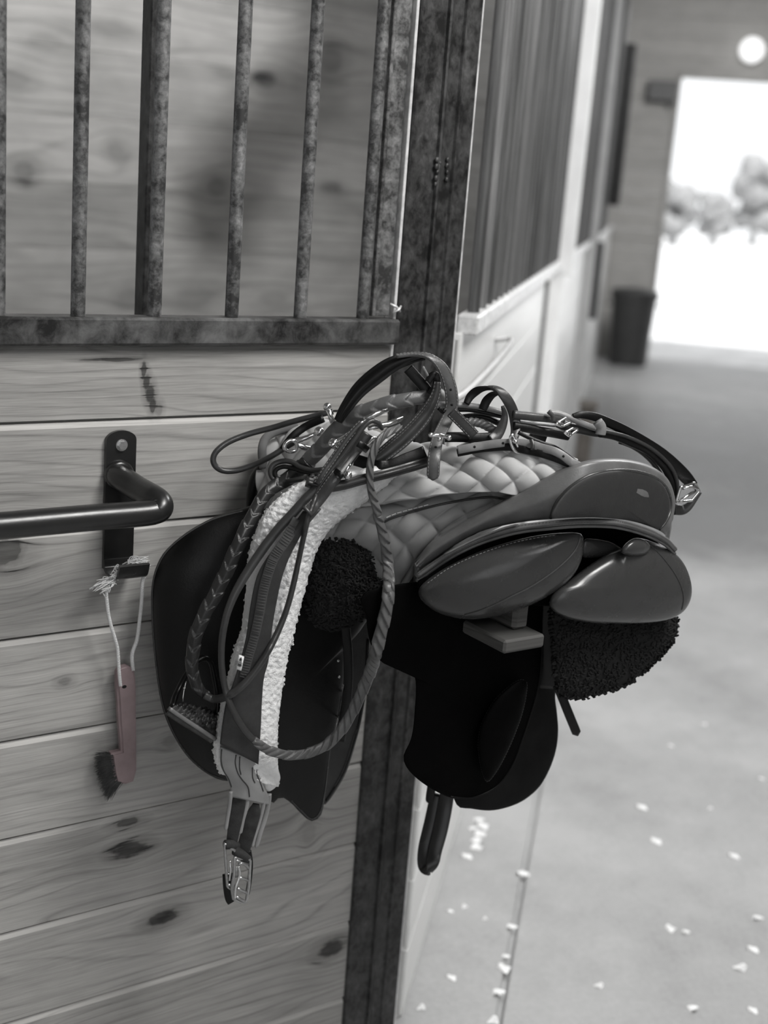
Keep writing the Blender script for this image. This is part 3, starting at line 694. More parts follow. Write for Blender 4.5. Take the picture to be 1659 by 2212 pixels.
for i in range(900):
    t=random.random(); a=Q(588+t*28,1832+t*150,nn-.006+.0*t); th=random.random()
    a=a+np.array([random.random()*.006,-.001-random.random()*.011,0]); L_=.025+random.random()*.007
    ang=math.radians(178+ (60*t-8)+random.gauss(0,7)); 
    d=np.array([math.cos(ang)*.95,.0,math.sin(ang)])
    e=a+d*L_+np.array([0,random.gauss(0,.0015),-.003*random.random()]); mb.tube([a,(a+e)/2+np.array([0,0,.001]),e],[.00038,.0003,.00012],4,cap=False)
mb.build('bristles',M['bristle'],hk)
simple('white_cord',.68,.9,bump=(700,.6,.001),sheen=.2)
cd=MB()
rope(cd,cat([Q(640,1478,.030),Q(634,1420,.030),Q(628,1330,.030),Q(622,1270,.031),Q(596,1180,.034),Q(580,1120,.036),Q(570,1050,.038),Q(566,970,.040),Q(590,915,.045),Q(640,868,.050),Q(700,840,.049),Q(770,850,.050)],8),.0022,.008)
rope(cd,cat([Q(706,1395,.022),Q(702,1310,.026),Q(728,1230,.03),Q(742,1120,.034),Q(752,1020,.037),Q(756,930,.040),Q(768,890,.046),Q(774,850,.050)],8),.0024,.008)
lp=cd.build('cord_loop',M['white_cord'],hk)
mb=MB()
def strands(a,dirs,nst,Lm,sp):
    for i in range(nst):
        d=np.array([dirs[0]+random.gauss(0,sp),-.2*random.random(),dirs[1]+random.gauss(0,sp)]); d/=np.linalg.norm(d); L_=Lm*(.5+random.random()*.7)
        b_=a+np.array([random.gauss(0,.003),random.gauss(0,.002),random.gauss(0,.002)]); w_=np.array([random.gauss(0,.004),random.gauss(0,.002),random.gauss(0,.003)])
        mb.tube(cat([b_,b_+d*L_*.5+w_,b_+d*L_+np.array([0,0,-.004*random.random()])],4),[.0007]*8+[.0003],5)
strands(Q(600,915,.047),(-.95,-.2),30,.028,.22); strands(Q(640,870,.05),(-.9,.05),12,.014,.3); strands(Q(680,835,.05),(.85,.30),30,.024,.16); strands(Q(700,835,.05),(.2,.9),8,.008,.3); strands(Q(740,835,.052),(.9,-.2),14,.012,.2); strands(Q(590,930,.047),(-.5,-.8),8,.018,.3)
mb.build('frayed_ends',M['white_cord'],lp)
# ================================================================= SADDLE AND PADS
from mathutils.bvhtree import BVHTree
def caster(*mbs):
    V=[];F=[]
    for mb in mbs:
        n0=len(V); V+=[tuple(v) for v in np.vstack(mb.V).tolist()]; F+=[tuple(i+n0 for i in f) for f in mb.F]
    t=BVHTree.FromPolygons(V,F)
    def f(x,y,off=.0008,dflt=.3):
        r=unit(ray(x,y)); h=t.ray_cast(Vector(CAM),Vector(r))
        if h[0] is None: return at(x,y,dflt)
        return np.array(h[0])-r*off
    return f
def leather(key,c,rough=.38,var=.25,bump=.35,coat=0.,spec=.5):
    return simple(key,c,rough,bump=(420,bump,.0006),var=(28,var),coat=coat,spec=spec)
leather('black_leather',.0014,.40,spec=.34); leather('seat_leather',.105,.36,var=.25); leather('panel_leather',.040,.26,var=.08,bump=.12); leather('dull_leather',.0008,.6,bump=.5,spec=.05)
leather('strap_leather',.034,.33); leather('grey_strap_leather',.20,.38); leather('plait_leather',.095,.42); leather('shaded_plait_leather',.018,.38); leather('tan_leather',.27,.5,var=.12,bump=.2)
simple('thread',.30,.7); simple('piping_grey',.05,.35)
simple('bright_steel',.72,.16,metal=1.,var=(200,.1))
# wooden saddle rack
rk=loc1(1134,1392,.425); ru=rk[0]; rz=rk[2]
wood('rack_wood',.3,0,[],.03,.12,boards=False,sc=1.5,rough=.7,ax='yz')
sr=thing('saddle_rack','grey weathered wooden rack arm under the rear panels of the saddle','rack',(ru,-.0,rz),F1)
mb=MB(); mb.box(ru-.034,ru+.034,-.425,-.0,rz-.009,rz+.009,.003); mb.build('arm',M['rack_wood'],sr,auto=30)
mb=MB(); mb.box(ru+.000,ru+.026,-.40,-.0,rz+.009,rz+.062,.005); mb.build('ridge_block',M['rack_wood'],sr,auto=30)
mb=MB(); mb.box(ru-.05,ru+.05,-.02,-.0,rz-.10,rz+.10,.003); mb.build('back_plate',M['rack_wood'],sr,auto=30)
sd=thing('saddle','black leather english saddle on the wooden rack, its cantle toward the aisle','saddle',tuple(at(1150,1250,.3)))
# seat and cantle
B_=[(0,1140,.325),(100,1075,.34),(200,1005,.36),(350,925,.385),(550,878,.415),(730,858,.44),(900,846,.455),(1050,850,.462),(1180,872,.458),(1270,900,.45),(1325,925,.44),(1350,945,.43)]
T_=[(0,1085,.325),(85,985,.34),(230,893,.36),(400,803,.385),(560,718,.41),(740,615,.435),(920,550,.455),(1100,537,.46),(1260,572,.452),(1365,648,.44),(1404,760,.425),(1392,860,.42)]
rows=[]
for f,dn in ((0,0),(.12,.005),(.5,.012),(.88,.006),(1,0)):
    rows.append([(b[0]+(t[0]-b[0])*f,b[1]+(t[1]-b[1])*f,b[2]+(t[2]-b[2])*f+dn) for b,t in zip(B_,T_)])
rows.append([(t[0]-4,t[1]-6,t[2]-.02) for t in T_]); rows.append([(t[0]-14,t[1]+30,t[2]-.07) for t in T_]); rows.append([(t[0]-20,t[1]+110,t[2]-.11) for t in T_])
G,Nn=surf(sgrid(Z2,rows),6,6); seat=MB(); seat.slab(G,Nn,.006)
so=seat.build('seat',M['seat_leather'],sd); cs=caster(seat)
D_=[(728,852),(748,790),(790,728),(850,672),(930,625),(1020,600),(1110,592),(1200,600),(1290,630),(1350,680),(1378,745),(1378,810),(1355,870),(1318,915)]
def oncast(Z,pts,k,cf,off=.001,closed=False,dflt=.4): return np.array([cf(q[0],q[1],off,dflt) for q in curve2(Z,pts,k,closed)])
mb=MB(); mb.tube(oncast(Z2,D_,5,cs,.0006),.0022,8); mb.build('cantle_piping',M['panel_leather'],sd)
cb=MB(); 
O_=D_+[(1250,888),(1150,866),(1050,856),(950,850),(840,852)]
pillow(cb,Z2,[(x*.985+16,y*.985+12) for x,y in O_],lambda x,y:.4775-.00016*max(0,x-1290),.008,.012,rings=10,k=4); cb.build('cantle_back',leather('cantle_leather',.018,.68,var=.15,bump=.6),sd)
mb=MB(); sk=[(0,1170,.335),(120,1085,.352),(240,1012,.378),(380,952,.398),(550,905,.425),(730,883,.448),(900,870,.463),(1090,878,.468),(1250,922,.46),(1350,972,.45),(1398,1020,.44)]
P,w_,t_=smoothpath(Z2,sk,6,w=13); T,S,N=strap(mb,P,w_,t_,.006,'dome'); mb.build('seat_skirt',M['seat_leather'],sd)
sm=MB(); dashes(sm,P+S*(w_*-.28)[:,None]+N*.0045,.0025,.0018,.0003); dashes(sm,P+S*(w_*.28)[:,None]+N*.0045,.0025,.0018,.0003); sm.build('stitching',M['piping_grey'],sd)
mb=MB(); P,w_,t_=smoothpath(Z2,[(x,y+24,n-.004) for x,y,n in sk],6,w=9); strap(mb,P,w_,t_,.007,'round'); mb.build('welt',M['seat_leather'],sd)
mb=MB(); P,w_,t_=smoothpath(Z2,[(150,1050,.375),(300,975,.392),(450,915,.413),(555,885,.43)],6,w=5); strap(mb,P,w_,t_,.004,'round',taper='end'); mb.build('skirt_edge',M['seat_leather'],sd)
# panels
lp_=MB(); lo=[(892,938),(907,1000),(893,1085),(850,1165),(765,1245),(640,1315),(505,1368),(380,1396),(250,1400),(130,1372),(40,1315),(8,1250),(60,1185),(180,1108),(330,1038),(500,982),(650,948),(790,932)]
pillow(lp_,Z2,lo,lambda x,y:.345+(x-900)/360*.10,.040,.05,rings=22,k=5,e=.5); lpo=lp_.build('rear_panel',M['panel_leather'],sd); cl=caster(lp_)
mb=MB(); mb.tube(oncast(Z2,[(888,945),(880,985),(855,1035),(800,1095),(720,1160),(620,1225),(520,1275),(420,1325),(330,1360),(260,1378)],6,cl,.0004),[.0013]*55,8); mb.build('seam_piping',M['piping_grey'],lpo)
mb=MB(); dashes(mb,oncast(Z2,[(60,1205),(180,1122),(330,1052),(500,994),(650,960),(770,943)],8,cl,.0004),.003,.002,.0004); mb.build('stitching',M['thread'],lpo)
rp_=MB(); ro=[(1105,1020),(1140,985),(1210,962),(1290,985),(1380,1025),(1445,1090),(1482,1170),(1495,1250),(1478,1320),(1430,1375),(1340,1410),(1220,1424),(1080,1426),(930,1420),(800,1390),(720,1330),(745,1250),(830,1190),(920,1120),(1030,1050)]
pillow(rp_,Z2,ro,lambda x,y:.425+(x-1200)*.00004,.042,.05,center=(1130,1230),rings=22,k=5); rpo=rp_.build('rear_panel',M['panel_leather'],sd); cr=caster(rp_)
mb=MB(); mb.tube(oncast(Z2,[(1215,965),(1270,1000),(1340,1070),(1400,1150),(1435,1220),(1450,1290),(1440,1350)],6,cr,.0002),.0011,8); mb.build('seam_piping',M['panel_leather'],rpo)
mb=MB(); pillow(mb,Z2,[(1110,1040),(1125,1000),(1180,962),(1235,970),(1270,1010),(1240,1050),(1170,1060)],lambda x,y:.452,.018,.02,rings=8); mb.build('panel_point',M['panel_leather'],rpo)
mb=MB(); pillow(mb,Z2,[(0,1225),(60,1150),(180,1075),(320,1000),(500,940),(680,905),(850,895),(1000,895),(1150,925),(1300,975),(1330,1060),(1200,1120),(1050,1200),(900,1300),(700,1330),(400,1300),(150,1300)],lambda x,y:.335+(x-900)*.00012,.012,.05,rings=8); mb.build('underside',M['dull_leather'],sd)
mb=MB(); pillow(mb,Z2,[(905,975),(960,965),(1060,985),(1120,1030),(1050,1060),(950,1070),(900,1060)],lambda x,y:.415,.012,.03,rings=8); mb.build('gullet_lining',M['panel_leather'],sd)
# right-hand flap, seen from inside
fb=MB(); pillow(fb,Z5,[(880,60),(985,80),(990,230),(975,400),(960,500),(946,600),(955,680),(962,780),(950,880),(920,970),(870,1060),(800,1125),(720,1165),(620,1187),(520,1178),(440,1155),(430,1000),(600,700),(780,400)],lambda x,y:.30,.006,.012,center=(740,760),rings=10); fb.build('flap',leather('flap_leather',.004,.5,var=.3,spec=.12),sd)
ff=MB(); pillow(ff,Z5,[(-10,60),(-20,200),(0,330),(60,430),(150,445),(228,500),(225,700),(208,820),(170,905),(185,965),(240,1025),(320,1080),(410,1122),(500,1132),(580,1110),(660,1060),(730,960),(775,840),(815,720),(850,600),(872,480),(890,330),(895,60),(500,0)],lambda x,y:.335+(x-1000)*.00012,.007,.012,center=(520,640),rings=12,k=5); ffo=ff.build('sweat_flap',M['dull_leather'],sd); cf=caster(ff)
kb_=[(800,530),(798,600),(775,700),(735,810),(690,910),(645,990),(600,1040),(572,990),(555,900),(553,820),(575,730),(630,630),(700,560),(760,520)]
mb=MB(); pillow(mb,Z5,kb_,lambda x,y:.352+(x-1000)*.00012,.012,.012,rings=8); mb.build('knee_block',M['dull_leather'],ffo); ck=caster(mb,ff)
mb=MB(); dashes(mb,oncast(Z5,kb_,5,ck,.0006,True),.0022,.0018,.0004); mb.build('stitching',simple('grey_thread',.06,.7),ffo)
mb=MB(); mb.tube(oncast(Z5,[(886,240),(872,470),(850,592),(815,712),(775,832),(730,952),(660,1052),(580,1102),(500,1124),(410,1116)],6,cf,.000),.0016,6); mb.build('edge_binding',M['flap_leather'],ffo)
# stirrup leather hanging below, strap tips
mb=MB(); P,w_,t_=smoothpath(Z5,[(400,1040,.20,30),(385,1150,.20,32),(360,1280,.205,32),(332,1390,.21,30),(320,1450,.215,28),(300,1500,.215,20,55)],8); strap(mb,P,w_,t_,.005)
P,w_,t_=smoothpath(Z5,[(300,1500,.215,20,55),(275,1470,.20,28,20),(280,1380,.195,30),(310,1250,.19,30),(340,1100,.185,28)],8); strap(mb,P,w_,t_,.005)
sl=mb.build('stirrup_leather',leather('loop_leather',.013,.3,var=.4),sd)
mkstrap('strap_tip',Z5,[(320,1030,.19),(308,1100,.19),(303,1150,.19)],M['black_leather'],sd,w=19,th=.004,taper='end')
mkstrap('strap_tip',Z5,[(930,480,.33),(975,590,.33),(1015,690,.335),(1060,800,.335)],M['black_leather'],sd,w=20,th=.005,taper='end')
mkstrap('billet_strap',Z5,[(930,100,.37),(925,250,.365),(920,400,.36),(910,560,.35)],M['black_leather'],sd,w=40,th=.004)
# left-hand flaps
fl_=MB(); pillow(fl_,Z3,[(700,-20),(600,0),(500,30),(400,70),(270,148),(160,245),(102,345),(74,470),(74,640),(84,800),(100,950),(125,1120),(162,1255),(222,1380),(300,1490),(400,1575),(510,1622),(640,1600),(800,1400),(900,1100),(940,700),(900,300),(820,60)],lambda x,y:.055+max(0,(x-330))*.00022,.040,.012,center=(480,560),rings=24,k=5,e=.55); flo=fl_.build('flap',M['black_leather'],sd)
mb=MB(); cfl=caster(fl_); mb.tube(oncast(Z3,[(620,12),(500,42),(400,80),(272,158),(168,250),(110,350),(82,470),(82,640),(92,800),(108,950),(133,1120),(170,1250),(230,1375),(306,1482),(404,1567),(505,1612)],5,cfl,.0),.0012,6); mb.build('edge_binding',M['panel_leather'],flo)
sf=MB(); pillow(sf,ZF,[(700,1300),(790,1290),(800,1380),(793,1480),(780,1560),(764,1620),(748,1668),(728,1704),(704,1737),(690,1733),(685,1650),(680,1500)],lambda x,y:.125,.006,.012,center=(735,1520),rings=10,k=6); sfo=sf.build('sweat_flap',leather('grey_flap_leather',.028,.6,var=.2),sd)
cq=caster(sf); mb=MB(); mb.tube(oncast(ZF,[(795,1380),(789,1480),(776,1560),(760,1618),(744,1664),(724,1700),(704,1730)],6,cq,.0),.0026,8); mb.build('edge_binding',M['black_leather'],sfo)
mb=MB(); dashes(mb,oncast(ZF,[(779,1560),(765,1590),(755,1625),(742,1662),(728,1690),(716,1708)],6,cq,.001),.02,.001,.0009); mb.build('edge_highlight_cord',M['piping_grey'],sfo)
mf=MB(); pillow(mf,ZF,[(600,1180),(700,1160),(820,1230),(812,1300),(780,1360),(750,1400),(741,1480),(728,1560),(712,1625),(704,1700),(695,1758),(673,1774),(650,1757),(628,1734),(606,1722),(588,1736),(578,1716),(560,1600),(560,1400)],lambda x,y:.145,.010,.014,center=(660,1480),rings=14,k=6); mfo=mf.build('flap',M['black_leather'],sd)
cm=caster(mf); mb=MB(); mb.tube(oncast(ZF,[(741,1480),(728,1560),(712,1625),(703,1700),(692,1752),(673,1769),(652,1752),(630,1730)],6,cm,.0),.0011,6); mb.build('edge_binding',M['panel_leather'],mfo)
mb=MB()
for (x,y) in ((730,1427),(732,1462)): mb.ball(cm(x,y,0),.0022,8,6)
mb.build('rivet',M['bright_steel'],mfo)
mkstrap('billet_strap',ZF,[(745,1340,.175),(752,1420,.172),(750,1500,.17),(735,1600,.165)],M['black_leather'],sd,w=20,th=.004)
mkstrap('girth_point',ZF,[(905,1255,.30),(880,1290,.29),(850,1335,.28),(825,1400,.26),(790,1480,.22)],M['strap_leather'],sd,w=6,th=.004)
mkstrap('girth_point',ZF,[(890,1270,.30),(868,1310,.29),(845,1365,.27),(812,1450,.24)],M['strap_leather'],sd,w=5,th=.004)
# stirrup iron run up against the left flap
st=sd
mb=MB()
rows=[[(148,742,.200),(320,860,.202),(500,975,.204),(690,1100,.206)],[(165,712,.190),(340,800,.190),(520,900,.192),(700,1010,.194)],[(205,695,.175),(380,725,.176),(560,790,.178),(700,880,.18)],[(250,680,.16),(420,695,.16),(600,730,.162),(720,790,.164)]]
simple('tread_rubber',.045,.35,var=(80,.6))
def bumps(B,u,v):
    h=.0035*(np.abs(np.sin(u*math.pi*5+ (np.floor(v*9)%2)*math.pi/2))*np.abs(np.sin(v*math.pi*9)))**.6
    return h*((u>.22)*1.)
G,Nn=surf(sgrid(C6,rows),14,18,disp=bumps); mb.slab(G,Nn,.008); sti=mb.build('stirrup_tread',M['tread_rubber'],sd)
mb=MB(); P,w_,t_=smoothpath(C6,[(140,722,.2045),(320,846,.2065),(500,962,.2085),(690,1088,.2105)],6,w=9); strap(mb,P,w_,t_,.006); mb.build('tread_edge',simple('tread_edge',.17,.45,metal=.3,var=(60,.2)),sti)
mb=MB(); mb.tube(P3(C6,cat([(180,700,.18),(205,600,.165),(260,480,.155),(340,330,.15),(450,180,.15),(560,120,.15),(640,180,.15),(690,400,.155),(720,640,.165),(715,790,.17)],5)),.0042,10); mb.build('stirrup_iron',simple('dark_iron',.02,.3,metal=.8),sti)
mb=MB(); mb.tube(P3(C6,cat([(303,640,.178),(306,590,.178),(322,490,.177),(345,400,.176)],5)),.0008,6); mb.ball(P3(C6,[(323,478,.178)])[0],.0017,8,6); mb.build('wire',M['bright_steel'],sti)
# ---------------------------------------------------------------- black fleece pad
simple('black_fleece',.018,.95,bump=(900,.6,.002),spec=.2)
fp=thing('fleece_half_pad','black curly fleece pad showing under both sides of the quilted pad and saddle','pad',tuple(at(1000,1300,.2)))
def worms(mb,cf,poly,cnt,seed,L=.009,r=.0013,off=.001,dflt=.2):
    rg=random.Random(seed); xs=[p[0] for p in poly]; ys=[p[1] for p in poly]; k=0
    def inside(x,y):
        c=False
        for i in range(len(poly)):
            a,b=poly[i],poly[i-1]
            if (a[1]>y)!=(b[1]>y) and x<(b[0]-a[0])*(y-a[1])/(b[1]-a[1])+a[0]: c=not c
        return c
    while k<cnt:
        x=rg.uniform(min(xs),max(xs)); y=rg.uniform(min(ys),max(ys))
        if not inside(x,y): continue
        a=rg.uniform(-.7,.7)+ (math.pi if rg.random()<.5 else 0); c=rg.choice((-1,1))*rg.uniform(1.,2.4); lp=L*rg.uniform(.6,1.2)/dep(at(x,y,.2))*FPX
        pts=[];xx,yy=x,y
        for j in range(6):
            if not inside(xx,yy): break
            pts.append(cf(xx,yy,off+rg.random()*.002,dflt)); xx+=math.cos(a)*lp/5; yy+=math.sin(a)*lp/5*.8; a+=c/3
        k+=1
        if len(pts)>3: mb.tube(pts,[r*q for q in (.5,1,1.1,1,.9,.5)][:len(pts)],6,cap=False)
def fleece_wing(Z,outl,nf,bf,center,seed,cnt,edge):
    mb=MB(); O=pillow(mb,Z,outl,nf,bf,.02,center=center,rings=30,k=8,e=.5,nz=.0035,nsc=110)
    cf=caster(mb); poly=[tuple(px(Z,p)) for p in outl]; worms(mb,cf,poly,cnt,seed)
    rg=random.Random(seed+9); m=len(O); cen=O.mean(0)
    for q in range(edge):
        i=rg.randrange(m); p=O[i]; n_=nf(p[0],p[1]); A=at(p[0]+rg.uniform(-3,3),p[1]+rg.uniform(-3,3),n_+rg.uniform(-.01,.008)); d=unit(at(p[0],p[1],n_)-at(cen[0],cen[1],n_)); t=np.array([d[2],d[0],-d[1]])
        s=rg.choice((-1,1)); A=A-d*.004
        mb.tube([A,A+d*.0035+t*s*.0012,A+d*.0055+t*s*.0035,A+d*.0045+t*s*.006],[.0017,.0018,.0016,.0009],6,cap=False)
    return mb
w1=[(1000,330),(1030,250),(1090,180),(1180,125),(1290,105),(1390,128),(1440,190),(1462,330),(1458,480),(1420,590),(1330,650),(1220,700),(1120,712),(1050,670),(1010,580),(990,450)]
fleece_wing(Z3,w1,lambda x,y:.185+(x-680)*.00035,.030,(1230,400),3,900,420).build('fleece_wing',M['black_fleece'],fp)
w2_=[(960,60),(1300,60),(1480,120),(1568,205),(1566,285),(1510,370),(1440,440),(1350,515),(1240,568),(1120,598),(1020,608),(960,570),(940,400)]
fleece_wing(Z5,w2_,lambda x,y:.385,.030,(1220,330),4,1100,520).build('fleece_wing',M['black_fleece'],fp)
# ---------------------------------------------------------------- quilted pad
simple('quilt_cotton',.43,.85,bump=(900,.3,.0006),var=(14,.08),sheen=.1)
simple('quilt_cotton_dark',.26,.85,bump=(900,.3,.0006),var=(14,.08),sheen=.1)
qp=thing('saddle_pad','grey diamond-quilted saddle pad draped over the saddle under the bridle','saddle pad',tuple(at(960,1050,.28)))
def quilt(nu,nv,A,ph=0.):
    def f(B,u,v):
        a=v*nv+u*nu+ph; b=v*nv-u*nu+ph; h=(np.abs(np.sin(math.pi*a))*np.abs(np.sin(math.pi*b)))**.42
        return A*h
    return f
r0=[(575,962,.03),(640,925,.07),(740,915,.13),(860,952,.20),(960,970,.27),(1060,964,.34),(1150,978,.39),(1245,1004,.43)]
r1=[(562,1010,.06),(625,975,.10),(735,970,.16),(860,1000,.235),(970,1000,.30),(1070,990,.365),(1165,1005,.41),(1250,1028,.44)]
r2=[(560,1060,.08),(620,1040,.13),(735,1030,.195),(860,1045,.27),(980,1035,.33),(1080,1025,.385),(1170,1035,.42),(1240,1052,.44)]
r3=[(560,1112,.09),(620,1102,.14),(740,1100,.215),(865,1082,.283),(985,1066,.338),(1075,1062,.385),(1150,1072,.41),(1230,1086,.43)]
rm=[(x,y+26,max(.014,n-.05)) for x,y,n in r0]
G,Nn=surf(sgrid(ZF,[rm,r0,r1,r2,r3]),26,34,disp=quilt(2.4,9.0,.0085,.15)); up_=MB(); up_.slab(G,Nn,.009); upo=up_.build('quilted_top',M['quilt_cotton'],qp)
s0_=[(700,1150,.20),(760,1108,.225),(865,1076,.262),(985,1060,.315),(1075,1056,.36),(1140,1066,.385)]
s1_=[(705,1180,.20),(780,1150,.24),(870,1125,.282),(960,1110,.315),(1040,1100,.35),(1110,1098,.38)]
s2_=[(715,1230,.19),(790,1205,.235),(860,1190,.275),(930,1165,.305),(990,1142,.33),(1060,1125,.36)]
s3_=[(740,1285,.18),(800,1278,.22),(850,1268,.25),(888,1246,.27),(925,1205,.29),(980,1165,.31)]
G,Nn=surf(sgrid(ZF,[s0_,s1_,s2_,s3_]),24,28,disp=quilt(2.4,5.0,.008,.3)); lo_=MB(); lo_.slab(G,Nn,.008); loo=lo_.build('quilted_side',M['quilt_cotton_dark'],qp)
cqs=caster(lo_); mb=MB(); pp=oncast(ZF,[(822,1132),(850,1118),(900,1103),(950,1090),(1010,1079),(1060,1074),(1095,1080)],8,cqs,.0015); mb.tube(pp,.0015,8); mb.build('piping',M['strap_leather'],loo)
mb=MB(); pp=oncast(ZF,[(835,1118),(860,1108),(900,1097),(933,1088)],8,cqs,.0025); dashes(mb,pp,.006,.0015,.0009); mb.build('stitching',simple('white_thread',.7,.7),loo)
P,w_,t_=smoothpath(ZF,[(570,1012,.075),(566,975,.07),(572,950,.065),(588,936,.065),(612,927,.07),(645,920,.08)],8,w=19); mb=MB(); strap(mb,P,w_,t_,.006,'dome'); mb.build('edge_binding',simple('grey_binding',.13,.8),qp)
P,w_,t_=smoothpath(ZF,[(575,1000,.065),(553,1030,.06),(545,1060,.06),(543,1090,.06),(548,1120,.06)],8,w=24); mb=MB(); strap(mb,P,w_,t_,.012,'dome'); mb.build('edge_binding',M['black_leather'],qp)
# ---------------------------------------------------------------- girth
simple('white_fleece',.86,.95,bump=(500,.7,.003),sheen=.2)
gt=thing('girth','white fleece-lined girth with dark centre strap and elastic buckled ends hanging over the pads','girth',tuple(at(620,1350,.21)))
Lg=[(668,1030,.25),(612,1066,.235),(568,1112,.225),(546,1165,.215),(534,1215,.21),(530,1290,.207),(520,1360,.204),(500,1420,.202),(490,1470,.20),(475,1530,.20),(464,1585,.20),(461,1630,.198),(474,1672,.195)]
Rg=[(870,1018,.285),(806,1072,.27),(735,1125,.25),(697,1165,.24),(676,1215,.232),(655,1290,.225),(635,1370,.22),(620,1430,.216),(610,1490,.212),(602,1550,.21),(600,1600,.208),(600,1640,.205),(603,1700,.198)]
rows=[]
for a,b in zip(Lg,Rg): rows.append([(a[0]+(b[0]-a[0])*f,a[1]+(b[1]-a[1])*f,a[2]+(b[2]-a[2])*f+dn) for f,dn in ((0,-.012),(.06,.004),(.3,.014),(.5,.015),(.7,.014),(.94,.004),(1,-.012))])
def fl_disp(B,u,v):
    h=np.zeros(B.shape[:2])
    for i in range(B.shape[0]):
        for j in range(B.shape[1]):
            p=Vector(B[i,j]); h[i,j]=.0022*MN.noise(p*190.)+.0013*MN.noise(p*380.)
    return h
G,Nn=surf(sgrid(ZF,rows),24,14,disp=fl_disp); gm=MB(); gm.slab(G,Nn,.014)
rg=random.Random(3)
for e,sg in ((0,-1),(-1,1)):
    for q in range(650):
        i=rg.randrange(G.shape[0]-1); A=G[i,e]-Nn[i,e]*rg.uniform(0,.012); d=unit(G[i,e]-G[i,(3 if e==0 else -4)]); t=unit(G[i+1,e]-G[i,e])
        mb_=A-d*.002; gm.tube([mb_,mb_+d*.0035,mb_+d*.0048+t*.0015*rg.choice((-1,1))],[.0014,.0012,.0006],5,cap=False)
go=gm.build('fleece_lining',M['white_fleece'],gt); cg=caster(gm)
# rounded fleece tail
mb=MB(); pillow(mb,Z4,[(520,560),(600,570),(655,630),(668,700),(682,770),(650,830),(595,862),(560,820),(535,740),(515,660)],lambda x,y:.196,.016,.012,rings=16,k=8,nz=.0025,nsc=160); mb.build('fleece_tail',M['white_fleece'],gt)
def edges_surf(Z,L,R,nn,bul,ku=6,kv=6,th=.004):
    rows=[[(a[0]+(b[0]-a[0])*f,a[1]+(b[1]-a[1])*f,(a[2]+(b[2]-a[2])*f)+bul*math.sin(math.pi*f)) for f in (0,.33,.67,1)] for a,b in zip(L,R)]
    G,Nn=surf(sgrid(Z,rows),ku,kv); mb=MB(); mb.slab(G,Nn,th); return mb
def off(L,n0,n1): return [(x,y,n0+(n1-n0)*i/(len(L)-1)) for i,(x,y) in enumerate(L)]
DL=[(980,10),(870,160),(785,260),(722,360),(690,450),(662,600),(640,760),(605,900),(560,1050),(522,1160),(500,1290),(485,1405)]
SDR=[(1090,0),(1010,95),(950,190),(890,310),(850,430),(822,560),(795,720),(775,900),(747,1010),(735,1150),(728,1310),(714,1525)]
simple('girth_webbing',.030,.7,bump=(300,.3,.001),var=(40,.2))
ds=edges_surf(Z3,off(DL,.268,.221),off(SDR,.285,.226),0,.004); ds.build('centre_strap',M['girth_webbing'],gt); cds=caster(ds)
EL=[(950,60),(880,180),(812,280),(775,370),(745,480),(720,620),(690,760),(655,880),(625,1000)]
mb=MB(); P=oncast(Z3,EL,8,cds,.0015); w_=np.linspace(24,20,len(P))/FPX*1.6; 
P,_,_=P,0,0
strap(mb,P,w_,np.zeros(len(P)),.003)
simple('elastic',.060,.75,bump=(500,.5,.001)); eo=mb.build('elastic_panel',M['elastic'],gt)
T,S,N=frames(P,np.zeros(len(P))); mb=MB(); d=np.r_[0,np.cumsum(np.linalg.norm(np.diff(P,axis=0),axis=1))]
for x in np.arange(.01,d[-1],.0036):
    i=int(np.searchsorted(d,x)); i=min(i,len(P)-1); mb.tube([P[i]-S[i]*w_[i]*.4+N[i]*.0016,P[i]+N[i]*.0019,P[i]+S[i]*w_[i]*.4+N[i]*.0016],.0006,5)
mb.build('ribbing',M['elastic'],eo)
# label sewn to the girth
LB=[(598,868),(629,880),(611,965),(582,955)]
c=[cg(*px(Z3,p),.004) for p in LB]+[cds(*px(Z3,p),.004) for p in LB]
m0=sum(c)/4; dmin=min(dep(x) for x in c)-.001
c=[CAM+ray(*px(Z3,p))*dmin for p in LB]
def lbl(u,v,o=0.): 
    X=(c[0]*(1-u)+c[1]*u)*(1-v)+(c[3]*(1-u)+c[2]*u)*v; return X+unit(CAM-X)*o
mb=MB(); G=np.array([[lbl(u,v,0.001*math.sin(v*3)) for u in np.linspace(0,1,4)] for v in np.linspace(0,1,6)]); mb.slab(G,gnorm(G),.0007); tg=mb.build('label_tag',simple('tag_white',.8,.7),gt)
mb=MB(); ink=lambda pts:mb.add([lbl(u,v,.0022) for u,v in pts]+[lbl(u,v,.0012) for u,v in pts],[tuple(range(len(pts))),tuple(range(len(pts),2*len(pts)))[::-1]]+[(i,(i+1)%len(pts),len(pts)+(i+1)%len(pts),len(pts)+i) for i in range(len(pts))])
ink([(.2,.36),(.3,.2),(.55,.1),(.62,.2),(.8,.3),(.6,.3),(.8,.42),(.5,.38)]); ink([(.05,.47),(.95,.47),(.95,.50),(.05,.50)])
for k in range(5):
    u=.08+.17*k; v0,v1=.58,.76
    ink([(u,v0),(u+.04,v0),(u+.04,v1),(u,v1)]); ink([(u+.09,v0),(u+.13,v0),(u+.13,v1),(u+.09,v1)])
    vv=(v0,(v0+v1)/2,v1)[k%3]; ink([(u,vv-.02),(u+.13,vv-.02),(u+.13,vv+.02),(u,vv+.02)])
mb.build('printed_mark',simple('ink',.01,.7),tg,smooth=False)
